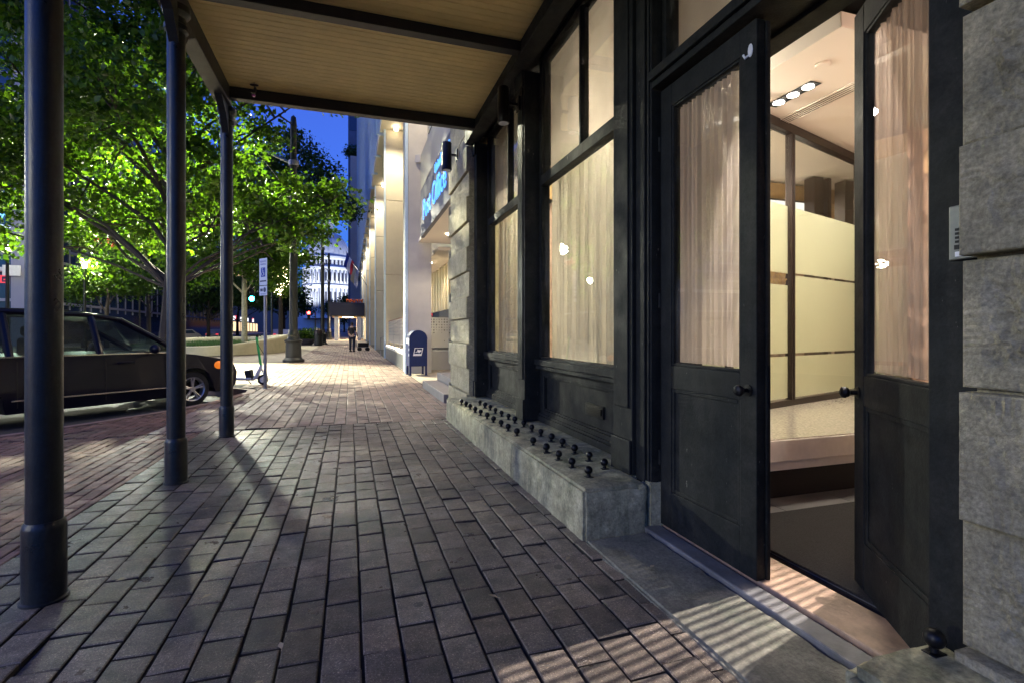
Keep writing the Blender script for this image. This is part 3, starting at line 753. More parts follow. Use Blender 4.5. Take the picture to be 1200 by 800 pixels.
# wall sconces
def sconce(x,y,z,label,r=.06,h=.36):
    P=thing('wall_lamp',label,'wall lamp',(x,y,z),0,None)
    m=MB(); m.lathe([(r,0),(r,h),(r*.9,h+.01)],n=28,cap=True); m.build('cylinder_shade',M_iron,P,local=True)
    m=MB(); m.lathe([(r*.85,-.004),(r*.85,-.001)],n=24); m.build('lens',M_lens,P,local=True)
    m=MB(); m.box(r*.9,.16,-.015,.015,h*.55,h*.62); m.box(.15,.17,-.045,.045,h*.4,h*.8); m.build('wall_arm',M_iron,P,local=True,bevel=.002)
    return P
sconce(1.51,4.975,3.36,'black cylinder wall lamp on the dark post between the two shop windows')
sconce(1.43,7.75,3.72,'black cylinder wall lamp on the grey stone pier in front of the blue sign',.075,.42)
# dried sprig hanging below the ceiling
H=thing('hanging_ornament','small dark hummingbird shaped ornament with a pink tip hanging under the canopy corner','ornament',(-1.02,6.25,3.99))
m=MB(); m.tube([(0,0,.01),(0,0,-.05)],.004,6); m.ball((0,0,-.02),.03,10,(1.6,.6,.5)); m.ball((0.01,0,-.07),.022,10,(.8,.6,1.6)); m.tube([(-.03,0,-.10),(.01,0,-.11)],.012,6,.004); m.build('ornament_body',M_bronze,H,local=True)
m=MB(); m.lathe([(.012,0),(.02,.01),(.02,.02)],(-.005,0,-.15),12); m.build('pink_tip',mat('pink_plastic',(.45,.05,.4),.4),H,local=True)

# ------------------------------------------------------------------ minivan (local x = forward, y = left, z up from road)
def make_van():
    V=thing('parked_minivan','dark parked minivan nosed up to the kerb at an angle, behind the canopy posts','minivan',(0,0,0))
    hw=.98
    prof=[(0.05,.32),(0.0,.55),(0.03,1.0),(.10,1.06),(3.62,1.06),(4.2,.99),(4.75,.88),(5.02,.76),(5.10,.6),(5.08,.36),(4.95,.24)]
    def arch(cx,r=.40,n=12): return [(cx+r*math.cos(math.pi*i/n),.34+r*math.sin(math.pi*i/n)) for i in range(n+1)]
    lower=[(4.60,.24)]+[p for p in arch(4.15)]+[(3.70,.22),(1.5,.22)]+[p for p in arch(1.07)]+[(.62,.26)]
    poly=prof+lower
    # body sides carry a soft tumblehome: three slices
    m=MB()
    n=len(poly)
    def wid(x,z):
        w=hw
        if z<.45: w-=.04*(.45-z)/.25
        if z>.85: w-=.05*(z-.85)/.2
        if x>4.3: w-=.13*((x-4.3)/.8)**2
        if x<.5: w-=.08*((.5-x)/.5)**2
        return w
    Lf=[m.bm.verts.new((x,wid(x,z),z)) for x,z in poly]; Rf=[m.bm.verts.new((x,-wid(x,z),z)) for x,z in poly]
    fa=m.bm.faces.new(Lf); fb=m.bm.faces.new(Rf[::-1])
    for i in range(n): m.bm.faces.new((Lf[i],Rf[i],Rf[(i+1)%n],Lf[(i+1)%n]))
    bmesh.ops.triangulate(m.bm,faces=[fa,fb])
    body=m.build('body',M_carp,V,local=True,bevel=.025,seg=3)
    # fender flares, door seams, belt and sill trim
    m=MB()
    for s in (-1,1):
        for x in (1.62,2.72,3.66): m.box(x-.006,x+.006,s*(hw-.004)-.004,s*(hw-.004)+.004,.30,.98)
    m.build('door_seam',M_dark,V,local=True)
    m=MB()
    for s in (-1,1): m.box(.3,3.75,s*(hw-.045)-.008,s*(hw-.045)+.012,1.035,1.062); m.box(1.55,3.66,s*hw-.012,s*hw+.012,.40,.425)
    m.build('trim_strip',M_chrome,V,local=True,bevel=.004)
    # roof and pillars
    rz,hr=1.74,.74
    m=MB()
    rp=[(.30,1.60),(.55,1.70),(1.4,rz),(2.5,1.725),(3.05,1.64),(3.0,1.60),(2.45,1.675),(1.4,1.69),(.6,1.66)]
    A=[m.bm.verts.new((x,hr,z)) for x,z in rp]; Bv=[m.bm.verts.new((x,-hr,z)) for x,z in rp]
    f1=m.bm.faces.new(A); f2=m.bm.faces.new(Bv[::-1])
    for i in range(len(rp)): m.bm.faces.new((A[i],Bv[i],Bv[(i+1)%len(rp)],A[(i+1)%len(rp)]))
    bmesh.ops.triangulate(m.bm,faces=[f1,f2])
    m.build('roof',M_carp,V,local=True,bevel=.03,seg=3)
    m=MB()
    for s in (-1,1):
        m.tube([(3.95,s*.86,1.03),(3.55,s*.82,1.30),(3.02,s*.735,1.63)],.045,8)      # A pillar
        m.tube([(2.66,s*.925,1.05),(2.60,s*.74,1.68)],.05,8)
        m.tube([(1.55,s*.925,1.05),(1.52,s*.74,1.69)],.05,8)
        m.tube([(.12,s*.90,1.05),(.38,s*.74,1.62)],.09,8)
        m.tube([(.35,s*.745,1.645),(1.4,s*.755,1.715),(2.5,s*.75,1.70),(3.05,s*.735,1.62)],.04,8)
    m.build('pillar',M_carp,V,local=True)
    def pane(name,*P):
        q=MB(); q.quad(*P); return q.build(name,M_carglass,V,local=True)
    for s in (-1,1):
        pane('side_window',(2.66,s*.925,1.06),(3.9,s*.875,1.06),(3.02,s*.738,1.61),(2.6,s*.745,1.67))
        pane('side_window',(1.57,s*.925,1.06),(2.62,s*.925,1.06),(2.57,s*.745,1.67),(1.54,s*.745,1.68))
        pane('side_window',(.18,s*.915,1.06),(1.52,s*.925,1.06),(1.50,s*.745,1.68),(.42,s*.745,1.62))
    pane('windscreen',(3.98,.85,1.04),(3.98,-.85,1.04),(3.03,-.73,1.62),(3.03,.73,1.62))
    pane('rear_window',(.1,.85,1.06),(.1,-.85,1.06),(.35,-.72,1.6),(.35,.72,1.6))
    for x in (1.1,2.25):
        for y in (-.42,.42):
            m=MB(); m.box(x-.02,x+.45,y-.22,y+.22,.75,.95); m.box(x-.12,x+.02,y-.22,y+.22,.8,1.32); m.box(x-.11,x-.01,y-.12,y+.12,1.34,1.52)
            m.build('seat',M_tyre,V,local=True,bevel=.05)
    m=MB(); m.box(3.3,3.7,-.8,.8,.85,1.06); 
    for i in range(16):
        a=2*math.pi*i/16; b=2*math.pi*(i+1)/16
        m.tube([(3.1,.4+.18*math.cos(a),1.08+.18*math.sin(a)),(3.1,.4+.18*math.cos(b),1.08+.18*math.sin(b))],.016,6)
    m.build('dashboard',M_tyre,V,local=True)
    for s in (-1,1):
        m=MB(); m.ball((3.42,s*1.06,1.12),.11,14,(.65,1.0,.75)); m.tube([(3.45,s*.9,1.06),(3.44,s*1.02,1.09)],.03,8); m.build('wing_mirror',M_carp,V,local=True)
        for x in (1.95,3.0):
            m=MB(); m.tube([(x-.13,s*(hw+.012),.90),(x-.08,s*(hw+.035),.905),(x+.08,s*(hw+.035),.905),(x+.13,s*(hw+.012),.90)],.014,8); m.box(x-.07,x+.07,s*hw-.004,s*hw+.003,.865,.915); m.build('door_handle',M_carp,V,local=True)
        m=MB(); m.ball((4.82,s*.875,.745),.16,14,(1.1,.40,.62)); h=m.build('headlight',M_lens,V,local=True)
        m=MB(); m.ball((4.66,s*.935,.77),.10,14,(1.0,.42,.8)); m.build('indicator',M_orange,h,local=True)
        m=MB(); m.box(-.01,.06,s*.80-.08,s*.80+.08,.75,1.15); m.build('tail_light',mat('tail_red_%d'%s,(.25,.01,.01),.2),V,local=True,bevel=.02)
    m=MB(); m.box(5.06,5.11,-.45,.45,.42,.58); m.build('grille',M_tyre,V,local=True)
    m=MB()
    for y in (-.5,.5): m.tube([(.7,y,1.755),(2.4,y,1.765)],.014,6)
    m.build('roof_rail',M_tyre,V,local=True)
    for cx in (1.07,4.15):
        for s in (-1,1):
            Mx=Matrix.Translation((cx,s*.83,.335))@Matrix.Rotation(R(-90*s),4,'X')
            W=MB(); W.lathe([(.22,-.10),(.315,-.10),(.334,-.07),(.335,.06),(.315,.10),(.235,.11),(.215,.07)],n=36,M=Mx,cap=False); w_=W.build('wheel',M_tyre,V,local=True)
            r=MB(); r.lathe([(.235,.10),(.225,.115),(.205,.10),(.205,.0)],n=36,M=Mx,cap=False); r.lathe([(.0,.105),(.05,.105),(.055,.07)],n=20,M=Mx,cap=False)
            for k in range(5):
                for d in (-.13,.13):
                    a=2*math.pi*k/5+.3
                    p0=Mx@Vector((.04*math.cos(a+d),.04*math.sin(a+d),.085)); p1=Mx@Vector((.215*math.cos(a+d*.95),.215*math.sin(a+d*.95),.098))
                    r.tube([p0,p1],.017,6,.013)
            r.build('rim',M_alloy,w_,local=True)
            d=MB(); d.lathe([(.14,.03),(.14,.035)],n=24,M=Mx); d.build('brake_disc',M_iron,w_,local=True)
    return V
VAN=make_van()
va=R(45)          # heading
fw=Vector((math.cos(va),math.sin(va),0)); lf=Vector((-fw.y,fw.x,0))
ctr=Vector((-2.84,11.0,RD))-fw*4.15+lf*.95
VAN.location=ctr; VAN.rotation_euler=(0,0,va)

# ------------------------------------------------------------------ scooter
def make_scooter(loc,rz):
    V=thing('electric_scooter','white kick scooter with a green stem parked by the parking sign','scooter',loc,rz)
    def wheel(x,r,name):
        m=MB(); Mx=Matrix.Translation((x,0,r))@Matrix.Rotation(R(90),4,'X')
        m.lathe([(r*.55,-.028),(r*.9,-.028),(r,-.012),(r,.012),(r*.9,.028),(r*.55,.028)],n=26,M=Mx,cap=False)
        w=m.build(name,M_tyre,V,local=True); h=MB(); h.lathe([(r*.55,-.02),(r*.55,.02)],n=20,M=Mx); h.build('hub',M_scwhite,w,local=True)
    wheel(0,.12,'wheel'); wheel(-.95,.12,'wheel')
    m=MB(); m.tube([(-.98,0,.16),(-.75,0,.13),(-.22,0,.13),(-.14,0,.19)],.035,8); m.box(-.86,-.24,-.085,.085,.12,.165); m.build('deck',M_scwhite,V,local=True,bevel=.012)
    m=MB(); m.box(-.34,-.19,-.06,.06,.17,.40,Matrix.Rotation(R(-12),4,'Y')); m.build('battery_pack',M_tyre,V,local=True,bevel=.01)
    m=MB(); m.tube([(-.17,0,.15),(-.05,0,.40),(-.045,0,.46)],.05,10,.034); m.tube([(-.05,0,.44),(.03,.0,.22),(.0,.06,.12)],.018,8); m.tube([(.03,0,.22),(0,-.06,.12)],.018,8); m.build('neck',M_scwhite,V,local=True)
    m=MB(); m.tube([(-.05,0,.45),(-.15,0,1.10)],.027,12); m.build('stem',M_scgreen,V,local=True)
    m=MB(); m.tube([(-.19,.26,1.12),(-.16,.12,1.14),(-.15,0,1.13),(-.16,-.12,1.14),(-.19,-.26,1.12)],.015,8); m.ball((-.13,0,1.13),.035,10); m.tube([(-.12,.2,1.14),(-.05,.28,1.11)],.008,6); m.build('handlebar',M_tyre,V,local=True)
    m=MB(); m.tube([(-.14,-.03,1.0),(.05,-.04,.7),(.02,-.03,.45)],.006,5); m.build('brake_cable',M_dark,V,local=True)
    m=MB(); 
    for i in range(9):
        a0,a1=R(20+15*i),R(35+15*i)
        m.quad((.14*math.cos(a0),-.03,.12+.14*math.sin(a0)),(.14*math.cos(a0),.03,.12+.14*math.sin(a0)),(.14*math.cos(a1),.03,.12+.14*math.sin(a1)),(.14*math.cos(a1),-.03,.12+.14*math.sin(a1)))
    m.build('mudguard',M_scwhite,V,local=True)
    m=MB(); m.tube([(-.4,.05,.12),(-.36,.16,.0)],.01,6); m.build('kickstand',M_iron,V,local=True)
    return V
make_scooter((-1.93,12.95,0.0),R(-20))

# ------------------------------------------------------------------ parking sign
SP=thing('parking_sign','reserved parking sign with a blue wheelchair square on a galvanised pole','sign',(-1.74,12.0,0),R(-52))
m=MB(); m.lathe([(.034,0),(.034,2.72)],n=16); m.lathe([(.06,0),(.06,.012)],n=16); m.build('pole',M_galv,SP,local=True)
m=MB(); m.prism([(-.15,2.22),(.15,2.22),(.15,2.80),(-.15,2.80)],'y',-.050,-.044); pl=m.build('sign_panel',M_sign,SP,local=True,bevel=.004)
m=MB(); m.box(-.085,.085,-.0530,-.0508,2.40,2.60); sq=m.build('blue_square',M_signblue,pl,local=True)
def sgn(body,size,z,m_,parent,y=-.0515):
    o=text(body,size,.0006,Matrix(((1,0,0,0),(0,0,-1,y),(0,1,0,z),(0,0,0,1))),'sign_lettering',m_,None,'CENTER'); o.parent=parent; return o
sgn('RESERVED',.052,2.715,M_signblue,pl); sgn('PARKING',.052,2.655,M_signblue,pl)
# wheelchair symbol
m=MB()
def arc(cx,cz,r,a0,a1,n=14): return [(cx+r*math.cos(R(a0+(a1-a0)*i/n)),-.0545,cz+r*math.sin(R(a0+(a1-a0)*i/n))) for i in range(n+1)]
m.tube(arc(-.012,2.468,.042,150,370),.0055,6); m.ball((-.018,-.0545,2.572),.013,8); m.tube([(-.015,-.0545,2.553),(-.008,-.0545,2.495),(.03,-.0545,2.495),(.045,-.0545,2.445),(.058,-.0545,2.45)],.0065,6)
m.tube([(-.012,-.0545,2.525),(.022,-.0545,2.525)],.005,6); m.build('wheelchair_symbol',M_uswhite,pl,local=True)
m=MB(); m.box(-.12,.12,-.0525,-.0508,2.295,2.325); m.build('arrow_bar',M_signdark,pl,local=True)
m=MB(); m.box(-.15,.15,-.05,-.044,2.0,2.205); p2=m.build('lower_plate',M_sign,SP,local=True,bevel=.004)
sgn('TOW AWAY',.036,2.02,M_signblue,p2)
m=MB(); m.lathe([(.052,0),(.052,.002)],n=24,M=Matrix.Translation((.06,-.0505,2.12))@Matrix.Rotation(R(90),4,'X')); m.build('dark_roundel',M_signdark,p2,local=True)
m=MB(); m.box(-.11,-.01,-.0525,-.0508,2.09,2.15); m.build('dark_bar',M_signdark,p2,local=True)

# ------------------------------------------------------------------ street lamp poles with mast arm
def make_lamp():
    L_=thing('street_lamp','tall dark street lamp with flared base and mast arm beside the curved planter','street lamp',(0,0,0),0,'tall mast arm street lamps')
    m=MB(); m.lathe([(.42,0),(.42,.10),(.37,.14),(.31,.20),(.30,.80),(.35,.84),(.35,.90),(.26,.95),(.22,1.05),(.24,1.10),(.21,1.16),(.17,1.30)],n=16); m.build('base',M_lampgreen,L_,local=True)
    m=MB(); m.lathe([(.165,1.25),(.125,9.75),(.13,9.76),(.10,10.1),(.0,10.2)],n=18); m.build('pole',M_lampgreen,L_,local=True)
    m=MB(); m.tube([(-.1,.02,8.2),(-1.6,.35,8.9),(-3.4,.8,9.55),(-4.0,.95,9.65)],.055,8); m.tube([(-.1,0,6.9),(-1.7,.3,9.0),(-2.6,.5,10.4)],.012,5); m.lathe([(.2,8.1),(.2,8.3)],n=14); m.lathe([(.2,6.8),(.2,7.0)],n=14); m.build('mast_arm',M_galv,L_,local=True)
    m=MB(); m.prism([(-4.0,9.72),(-4.75,9.66),(-4.75,9.58),(-4.0,9.58)],'y',.8,1.15); lu=m.build('luminaire',M_galv,L_,local=True,bevel=.02)
    m=MB(); m.box(-4.68,-4.1,.84,1.11,9.555,9.578); m.build('lamp_lens',E_street,lu,local=True)
    return L_
L1=make_lamp(); L1.location=(-2.22,22.6,0)
L2=copy_tree(L1); L2.location=(-2.24,46.2,G(46)); L2['label']='dark street lamp pole standing before the far dome, near the litter bin'
L3=copy_tree(L1); L3.location=(-2.35,63,G(63)); L3['label']='thin far street lamp pole beside the hotel portico'
# lamps across the avenue
def make_globe():
    g=thing('post_top_lamp','bright starry post top lamp across the avenue beside the glass office corner','street lamp',(0,0,0),0,'post top lamps across the avenue')
    m=MB(); m.lathe([(.22,0),(.20,.5),(.10,.6),(.07,5.4),(.14,5.6),(.14,5.66)],n=14); m.build('pole',M_lampgreen,g,local=True)
    m=MB(); m.lathe([(.08,5.66),(.12,5.78),(.13,5.9),(.09,6.02),(.03,6.08)],n=18); m.build('globe',E_street,g,local=True)
    return g
gl=make_globe()
GL=[(-18,35,'bright starry post top lamp across the avenue beside the glass office corner'),(-18,43.5,'bright post top lamp glowing above the lit green tree at left'),(-15.2,54,'small pale post top lamp among the dark trees between two canopy posts'),(-18,14,'post top lamp across the avenue, outside the photograph to the left'),(-18,-4,'post top lamp across the avenue, behind the camera'),(-7.7,26.3,'added post top lamp near the curved planter, hidden behind the middle canopy post')]  # the last one is added, out of sight, to light the pavement
for i,(x,y,l) in enumerate(GL):
    g=gl if i==0 else copy_tree(gl); g.location=(x,y,G(y)-.05); g['label']=l

# ------------------------------------------------------------------ planter island
PLN=thing('curved_planter','low pale curved concrete planter wall with grass inside, behind the scooter','planter',(-7.2,34,0))
m=MB(); n=96; rows=[]
for i in range(n):
    a=2*math.pi*i/n; ca,sa=math.cos(a),math.sin(a)
    h=.78+.22*math.sin(a*1.0+.5)+.10*math.cos(2*a)
    pts=[]
    for rr,z in ((0,0),(-.02,h*.9),(-.10,h),(-.55,h-.02),(-.65,h-.12),(-.9,.25)):
        pts.append(m.bm.verts.new((-7.0+(3.3+rr)*ca,34.5+(6.2+rr)*sa,G(34)-.02+z)))
    rows.append(pts)
for i in range(n):
    a,b=rows[i],rows[(i+1)%n]
    for j in range(5): m.bm.faces.new((a[j],b[j],b[j+1],a[j+1])).smooth=True
m.build('planter_wall',M_planter,PLN)
m=MB(); m.bm.faces.new([m.bm.verts.new((-7.0+2.5*math.cos(2*math.pi*i/48),34.5+5.4*math.sin(2*math.pi*i/48),G(34)+.42)) for i in range(48)]); m.build('soil',M_asph,PLN)
rr=random.Random(5); V=[];F=[]
for _ in range(5000):
    a=rr.uniform(0,6.283); r=math.sqrt(rr.random())
    x=-7.0+2.45*r*math.cos(a); y=34.5+5.3*r*math.sin(a); z=G(34)+.42; h=rr.uniform(.12,.34); d=rr.uniform(0,6.28); w=.012; lx,ly=rr.uniform(-.1,.1),rr.uniform(-.1,.1)
    k=len(V); V+= [(x-w*math.cos(d),y-w*math.sin(d),z),(x+w*math.cos(d),y+w*math.sin(d),z),(x+lx,y+ly,z+h)]; F.append((k,k+1,k+2))
me=bpy.data.meshes.new('planter_grass'); me.from_pydata(V,[],F); me.materials.append(M_grass)
tag(link(bpy.data.objects.new('planter_grass',me)),'tufts of green grass growing inside the curved planter','grass',kind='stuff')

# ------------------------------------------------------------------ trees
RV=Vector((.952,-.3065,0)); FV=Vector((.3065,.952,0))
def tree(name,label,base,trunk_h,trunk_r,blobs,leaf,nclump,per,mleaf,mbark,seed,sig=.38,group=None,lean=(0,0),limb=True,gaps=None):
    """blobs: (s,z,f,r) with s to the right and f away from the street camera, measured from the trunk"""
    rn=np.random.RandomState(seed); rr=random.Random(seed)
    P=thing(name,label,'tree',base,0,group)
    top=Vector((lean[0],lean[1],trunk_h))
    m=MB()
    pts=[Vector((0,0,-.1)),Vector((0,0,.3)),Vector((lean[0]*.4,lean[1]*.4,trunk_h*.5)),top]
    m.tube(pts,trunk_r*1.15,10,trunk_r*.8)
    zt=max(z for _,z,_,_ in blobs); k0=Vector((rr.uniform(-.25,.25),rr.uniform(-.25,.25),0))
    if zt-trunk_h>1.5: m.tube([top-Vector((0,0,.1)),top.lerp(Vector((top.x,top.y,zt)),.35)+k0,top.lerp(Vector((top.x,top.y,zt)),.7)-k0,Vector((top.x,top.y,zt))],trunk_r*.8,9,trunk_r*.12)
    def on_leader(z):
        if z<=trunk_h or zt-trunk_h<=1.5: return top*min(1,z/trunk_h) if z<trunk_h else top.copy()
        t=min(1,(z-trunk_h)/(zt-trunk_h)); w_=1-abs(t-.35)/.35 if t<.7 else 0
        return Vector((top.x,top.y,z))+k0*max(0,w_)
    cs=[]
    for (s,z,f,r) in blobs:
        c=RV*s+FV*f+Vector((0,0,z)); cs.append((c,r))
        hd=math.hypot(c.x,c.y); st=on_leader(max(trunk_h*.80,c.z-.9-.55*hd))
        mid=st.lerp(c,.5)+Vector((rr.uniform(-.4,.4),rr.uniform(-.4,.4),rr.uniform(-.1,.5)))
        path=[st,st.lerp(mid,.5)+Vector((rr.uniform(-.15,.15),rr.uniform(-.15,.15),.1)),mid,mid.lerp(c,.6)+Vector((rr.uniform(-.2,.2),rr.uniform(-.2,.2),0)),c]
        m.tube(path,trunk_r*(.38 if r>1.2 else .2),7,trunk_r*.08)
        for _ in range(5 if limb else 2):
            t=path[2].lerp(c,rr.uniform(0,1)); d=Vector((rr.gauss(0,1),rr.gauss(0,1),rr.gauss(.2,.7))).normalized()*r*rr.uniform(.6,1.05)
            m.tube([t,t+d*.5+Vector((0,0,.15)),t+d],trunk_r*.17,5,trunk_r*.04)
    m.build('trunk',mbark,P,local=True)
    tot=sum(r**2 for _,r in cs)
    L_=[]
    for c,r in cs:
        k=max(3,int(nclump*r*r/tot))
        d=rn.normal(size=(k,3)); d/=np.linalg.norm(d,axis=1)[:,None]
        rad=r*rn.uniform(.35,1.06,size=(k,1))**.6
        cc=np.array(c)+d*rad*np.array([1,1,.82])
        for q in cc:
            nn=rn.randint(int(per*.5),int(per*1.5)+1); sg=sig*rn.uniform(.6,1.3)
            L_.append(q+rn.normal(size=(nn,3))*sg*np.array([1,1,.55]))
    L_=np.concatenate(L_); n=len(L_)
    # each leaf: a folded pointed blade of 4 corners
    ax=rn.normal(size=(n,3)); ax[:,2]-=.35; ax/=np.linalg.norm(ax,axis=1)[:,None]
    up=rn.normal(size=(n,3))*.7+np.array([0,0,1]); sd=np.cross(ax,up); sd/=np.linalg.norm(sd,axis=1)[:,None]+1e-9
    nr=np.cross(sd,ax)
    sz=leaf*rn.uniform(.45,1.35,size=(n,1))
    a=L_-ax*sz*.5; b=L_+ax*sz*.5; l=L_-ax*sz*.06+sd*sz*.36+nr*sz*.10; r_=L_-ax*sz*.06-sd*sz*.36+nr*sz*.10
    V=np.stack([a,r_,b,l],1).reshape(-1,3)
    me=bpy.data.meshes.new('crown'); me.vertices.add(4*n); me.vertices.foreach_set('co',V.astype(np.float32).ravel())
    me.loops.add(6*n); me.polygons.add(2*n)
    i0=np.arange(n)*4
    idx=np.stack([i0,i0+1,i0+2,i0,i0+2,i0+3],1).ravel()
    me.loops.foreach_set('vertex_index',idx.astype(np.int32)); me.polygons.foreach_set('loop_start',(np.arange(2*n)*3).astype(np.int32)); me.polygons.foreach_set('loop_total',np.full(2*n,3,np.int32))
    me.update(); me.validate(); me.materials.append(mleaf)
    o=link(bpy.data.objects.new('crown',me)); o.parent=P
    return P
tree('shade_tree','large dark trunked shade tree by the van whose leafy crown fills the upper left','',0,0,[],0,0,0,None,None,0) if False else None
tree('shade_tree','large shade tree standing behind the van, its leafy crown filling the upper left',(-4.9,16.3,0),3.0,.20,
 [(-4.2,5.6,0,2.1),(-4.6,8.6,.5,2.4),(-2.4,7.2,.6,1.9),(-2.2,10.2,0,2.4),(0.3,10.4,.5,2.5),(2.6,9.6,.3,1.9),(4.3,8.5,.8,.8),(3.6,9.0,.8,1.2),(-1.4,4.9,1.4,1.5),(1.0,7.0,1.2,1.7),(-6.3,7.,1,2.0),(.2,6.6,-2.3,1.4),(-3.2,4.6,2.0,1.3),(-1.,7.8,-1.2,1.3),(1.6,8.2,-1.0,1.3),(-2.8,6.,-1,1.3),(.6,5.2,-.2,1.0),(-5.6,4.3,.5,1.2),(1.2,5.0,1.2,1.1),(2.5,5.0,1.3,1.1),(3.7,4.9,1.2,.75),(4.5,5.3,1.0,.55),(3.0,4.2,1.2,.65),(3.7,4.2,1.2,.42)],
 .165,980,72,M_leaf,M_bark,11,.27,lean=(.15,.1))
tree('shade_tree','bright green lamp-lit tree growing in the curved planter',(-5.9,33,0.1),4.2,.17,
 [(-2.6,5.6,0,2.0),(0,6.2,-1.0,2.2),(2.2,6.6,0,2.2),(3.2,8.6,0,1.2),(-1.6,8.2,0,2.3),(1.2,8.6,0,2.2),(-3.8,7.6,0,1.7),(1.4,4.8,-.5,1.2)],
 .19,480,60,M_leaf,M_barklit,12,.36)
T3=tree('shade_tree','smaller tree wrapped in warm string lights behind the parking sign',(-5.75,48,G(48)),3.6,.2,
 [(0,5.6,0,1.7),(-1.2,6.6,0,1.6),(1.2,6.9,0,1.6),(.2,8.2,0,1.7)],.24,150,36,M_leaf,M_bark,13,.45)
tree('shade_tree','tall dark tree rising behind the street lamp against the blue sky',(-3.75,38,G(38)),6.5,.17,
 [(-2.6,9.6,0,1.7),(-.4,10.6,0,1.9),(1.6,10.2,0,1.6),(-2.4,12.4,0,1.9),(-.2,13.4,0,1.9),(1.9,12.0,0,1.3),(3.1,10.2,0,1.1),(4.1,9.4,0,.75),(-4.4,11.2,0,1.7),(-4.6,8.8,0,1.5)],
 .21,560,46,M_leafd,M_bark,14,.42)
tree('shade_tree','lamp-lit light green tree across the avenue behind the van roof',(-17.2,44.8,G(44)),2.6,.16,
 [(-1.9,4.4,0,1.5),(0,5.2,0,1.6),(1.7,4.6,0,1.3),(.2,6.2,0,1.2)],.22,210,38,M_leaf,M_bark,15,.42)
tree('shade_tree','dark green spreading tree across the avenue left of the big trunk',(-17.2,53,G(53)),3.0,.2,
 [(-2.6,5.4,0,1.6),(0,6.2,0,1.9),(2.6,5.8,0,1.7),(.8,7.2,0,1.4),(4.2,5.4,0,1.0)],.26,210,36,M_leafd,M_bark,16,.48)
tree('shade_tree','dark distant tree seen between two canopy posts with lit shops below it',(-16,68,G(68)),2.8,.2,
 [(-2.4,5.0,0,2.0),(0,6.4,0,2.4),(2.4,5.2,0,2.0),(4.8,5.8,0,2.0),(6.6,4.6,0,1.4)],.32,200,34,M_leafd,M_bark,17,.55)
tree('shade_tree','dark tree beyond the street lamps at the foot of the dome',(-9.6,84,G(84)),3.0,.25,
 [(-2.5,6.5,0,2.6),(-.3,7.6,0,2.4),(1.6,5.4,0,1.7),(-5,6.2,0,2.4),(3.2,4.4,0,1.2)],.36,240,34,M_leafd,M_bark,18,.6)
tree('shade_tree','far dark tree behind the hotel portico opening',(-1.5,150,G(150)),3.0,.25,
 [(-3,6.5,0,3.0),(1.,8.,0,3.4),(4.4,6.6,0,3.0),(1.4,4.6,0,2.4)],.6,160,30,M_leafd,M_bark,19,.8)
tree('shade_tree','far dark tree in the middle distance beneath the traffic signal',(-19,100,G(100)),3.0,.25,
 [(-6,6.5,0,3.6),(-1,8.,0,4.0),(4.4,7.6,0,3.6),(9,6.6,0,3.4)],.5,230,34,M_leafd,M_bark,20,.8)
# string lights
q=MB(); rr=random.Random(8)
for _ in range(170):
    a=rr.uniform(0,6.28); z=rr.uniform(4.2,7.6); r=rr.uniform(.1,1.15)*(1 if z>5 else .4)
    q.ball((-5.75+r*math.cos(a),48+r*math.sin(a)-.5,G(48)+z),.03,6)
tag(q.build('string_lights',E_string),'warm white string light bulbs scattered through the small tree','string lights',kind='stuff')

# ------------------------------------------------------------------ post office building
PO=thing('post_office_building','modern post office block with tall lit cream columns and blue upper fins','building',(4,40,0))
CY=[15.3,25,34.7,44.4,54.1,63.8,73.5,83.2]
SO=11.0
for i,y in enumerate(CY):
    m=MB(); g=G(y)-.05
    if i==0:
        m.prism([(1.66,y),(2.36,y),(2.42,y+.9),(1.60,y+.9)],'z',g,SO)
        m.prism([(1.86,y-.003),(2.16,y-.003),(2.01,y-.10)],'z',6.3,6.55)
    else:
        for k,(za,zb) in enumerate(zip((g,4.0,7.6),(3.985,7.585,SO))):
            m.prism([(1.66,y),(2.52,y),(2.52,y+1.6),(1.66,y+1.6)],'z',za,zb)
    m.build('lit_column',M_po if i else M_pogrey,PO,bevel=.015)
    m=MB(); m.box(1.57,1.655,y-.02,y+.14,g,SO); m.build('edge_fin',M_pofin,PO)
    m=MB()
    m.lathe([(.09,0),(.09,.16)],(2.1,y-.5,SO-.18),12); m.build('soffit_downlight',E_warm,PO)
m=MB(); m.box(1.40,12,12.5,100,SO,SO+.5); m.build('soffit',M_po,PO)
m=MB(); m.box(1.62,12,12.5,100,SO+.51,46); m.build('upper_wall',M_poglass,PO)
m=MB(); y=12.5
while y<100: m.box(1.25,1.62,y,y+.16,SO-.1,46); y+=3.2333
m.build('facade_fin',M_pofin,PO)
m=MB(); z=SO+1
while z<46: m.box(1.56,1.63,12.5,100,z,z+.5); z+=3.6
m.build('spandrel',M_tower,PO)
m=MB(); m.box(3.6,12,24,100,-.1,SO); m.build('glass_lobby_wall',M_poglass,PO)
m=MB(); m.box(3.4,3.6,8.6,24,-.1,SO); m.box(3.4,12,8.5,8.6,-.1,12.5); m.build('recess_wall',M_po,PO)
m=MB(); m.box(1.95,3.39,8.6,15.2,3.9,4.0); m.box(2.55,3.39,15.21,23.9,3.7,3.8); m.build('entrance_soffit',M_ceil,PO)
m=MB()
y=13.2
while y<23.5: m.box(3.30,3.39,y,y+.26,2.05,3.69); y+=.62
m.build('vertical_slat',M_slat,PO)
m=MB(); m.box(3.37,3.395,12.9,23.8,.5,2.04); m.build('slat_backing',M_poglass,PO)
m=MB(); m.box(1.9,2.3,8.7,14.3,5.21,6.2); m.box(2.05,2.3,9,14,6.21,9.0); m.build('upper_bay',M_po,PO)
m=MB()
for k in range(4): m.box(1.99,2.049,9.2+1.2*k,9.9+1.2*k,6.5,8.6)
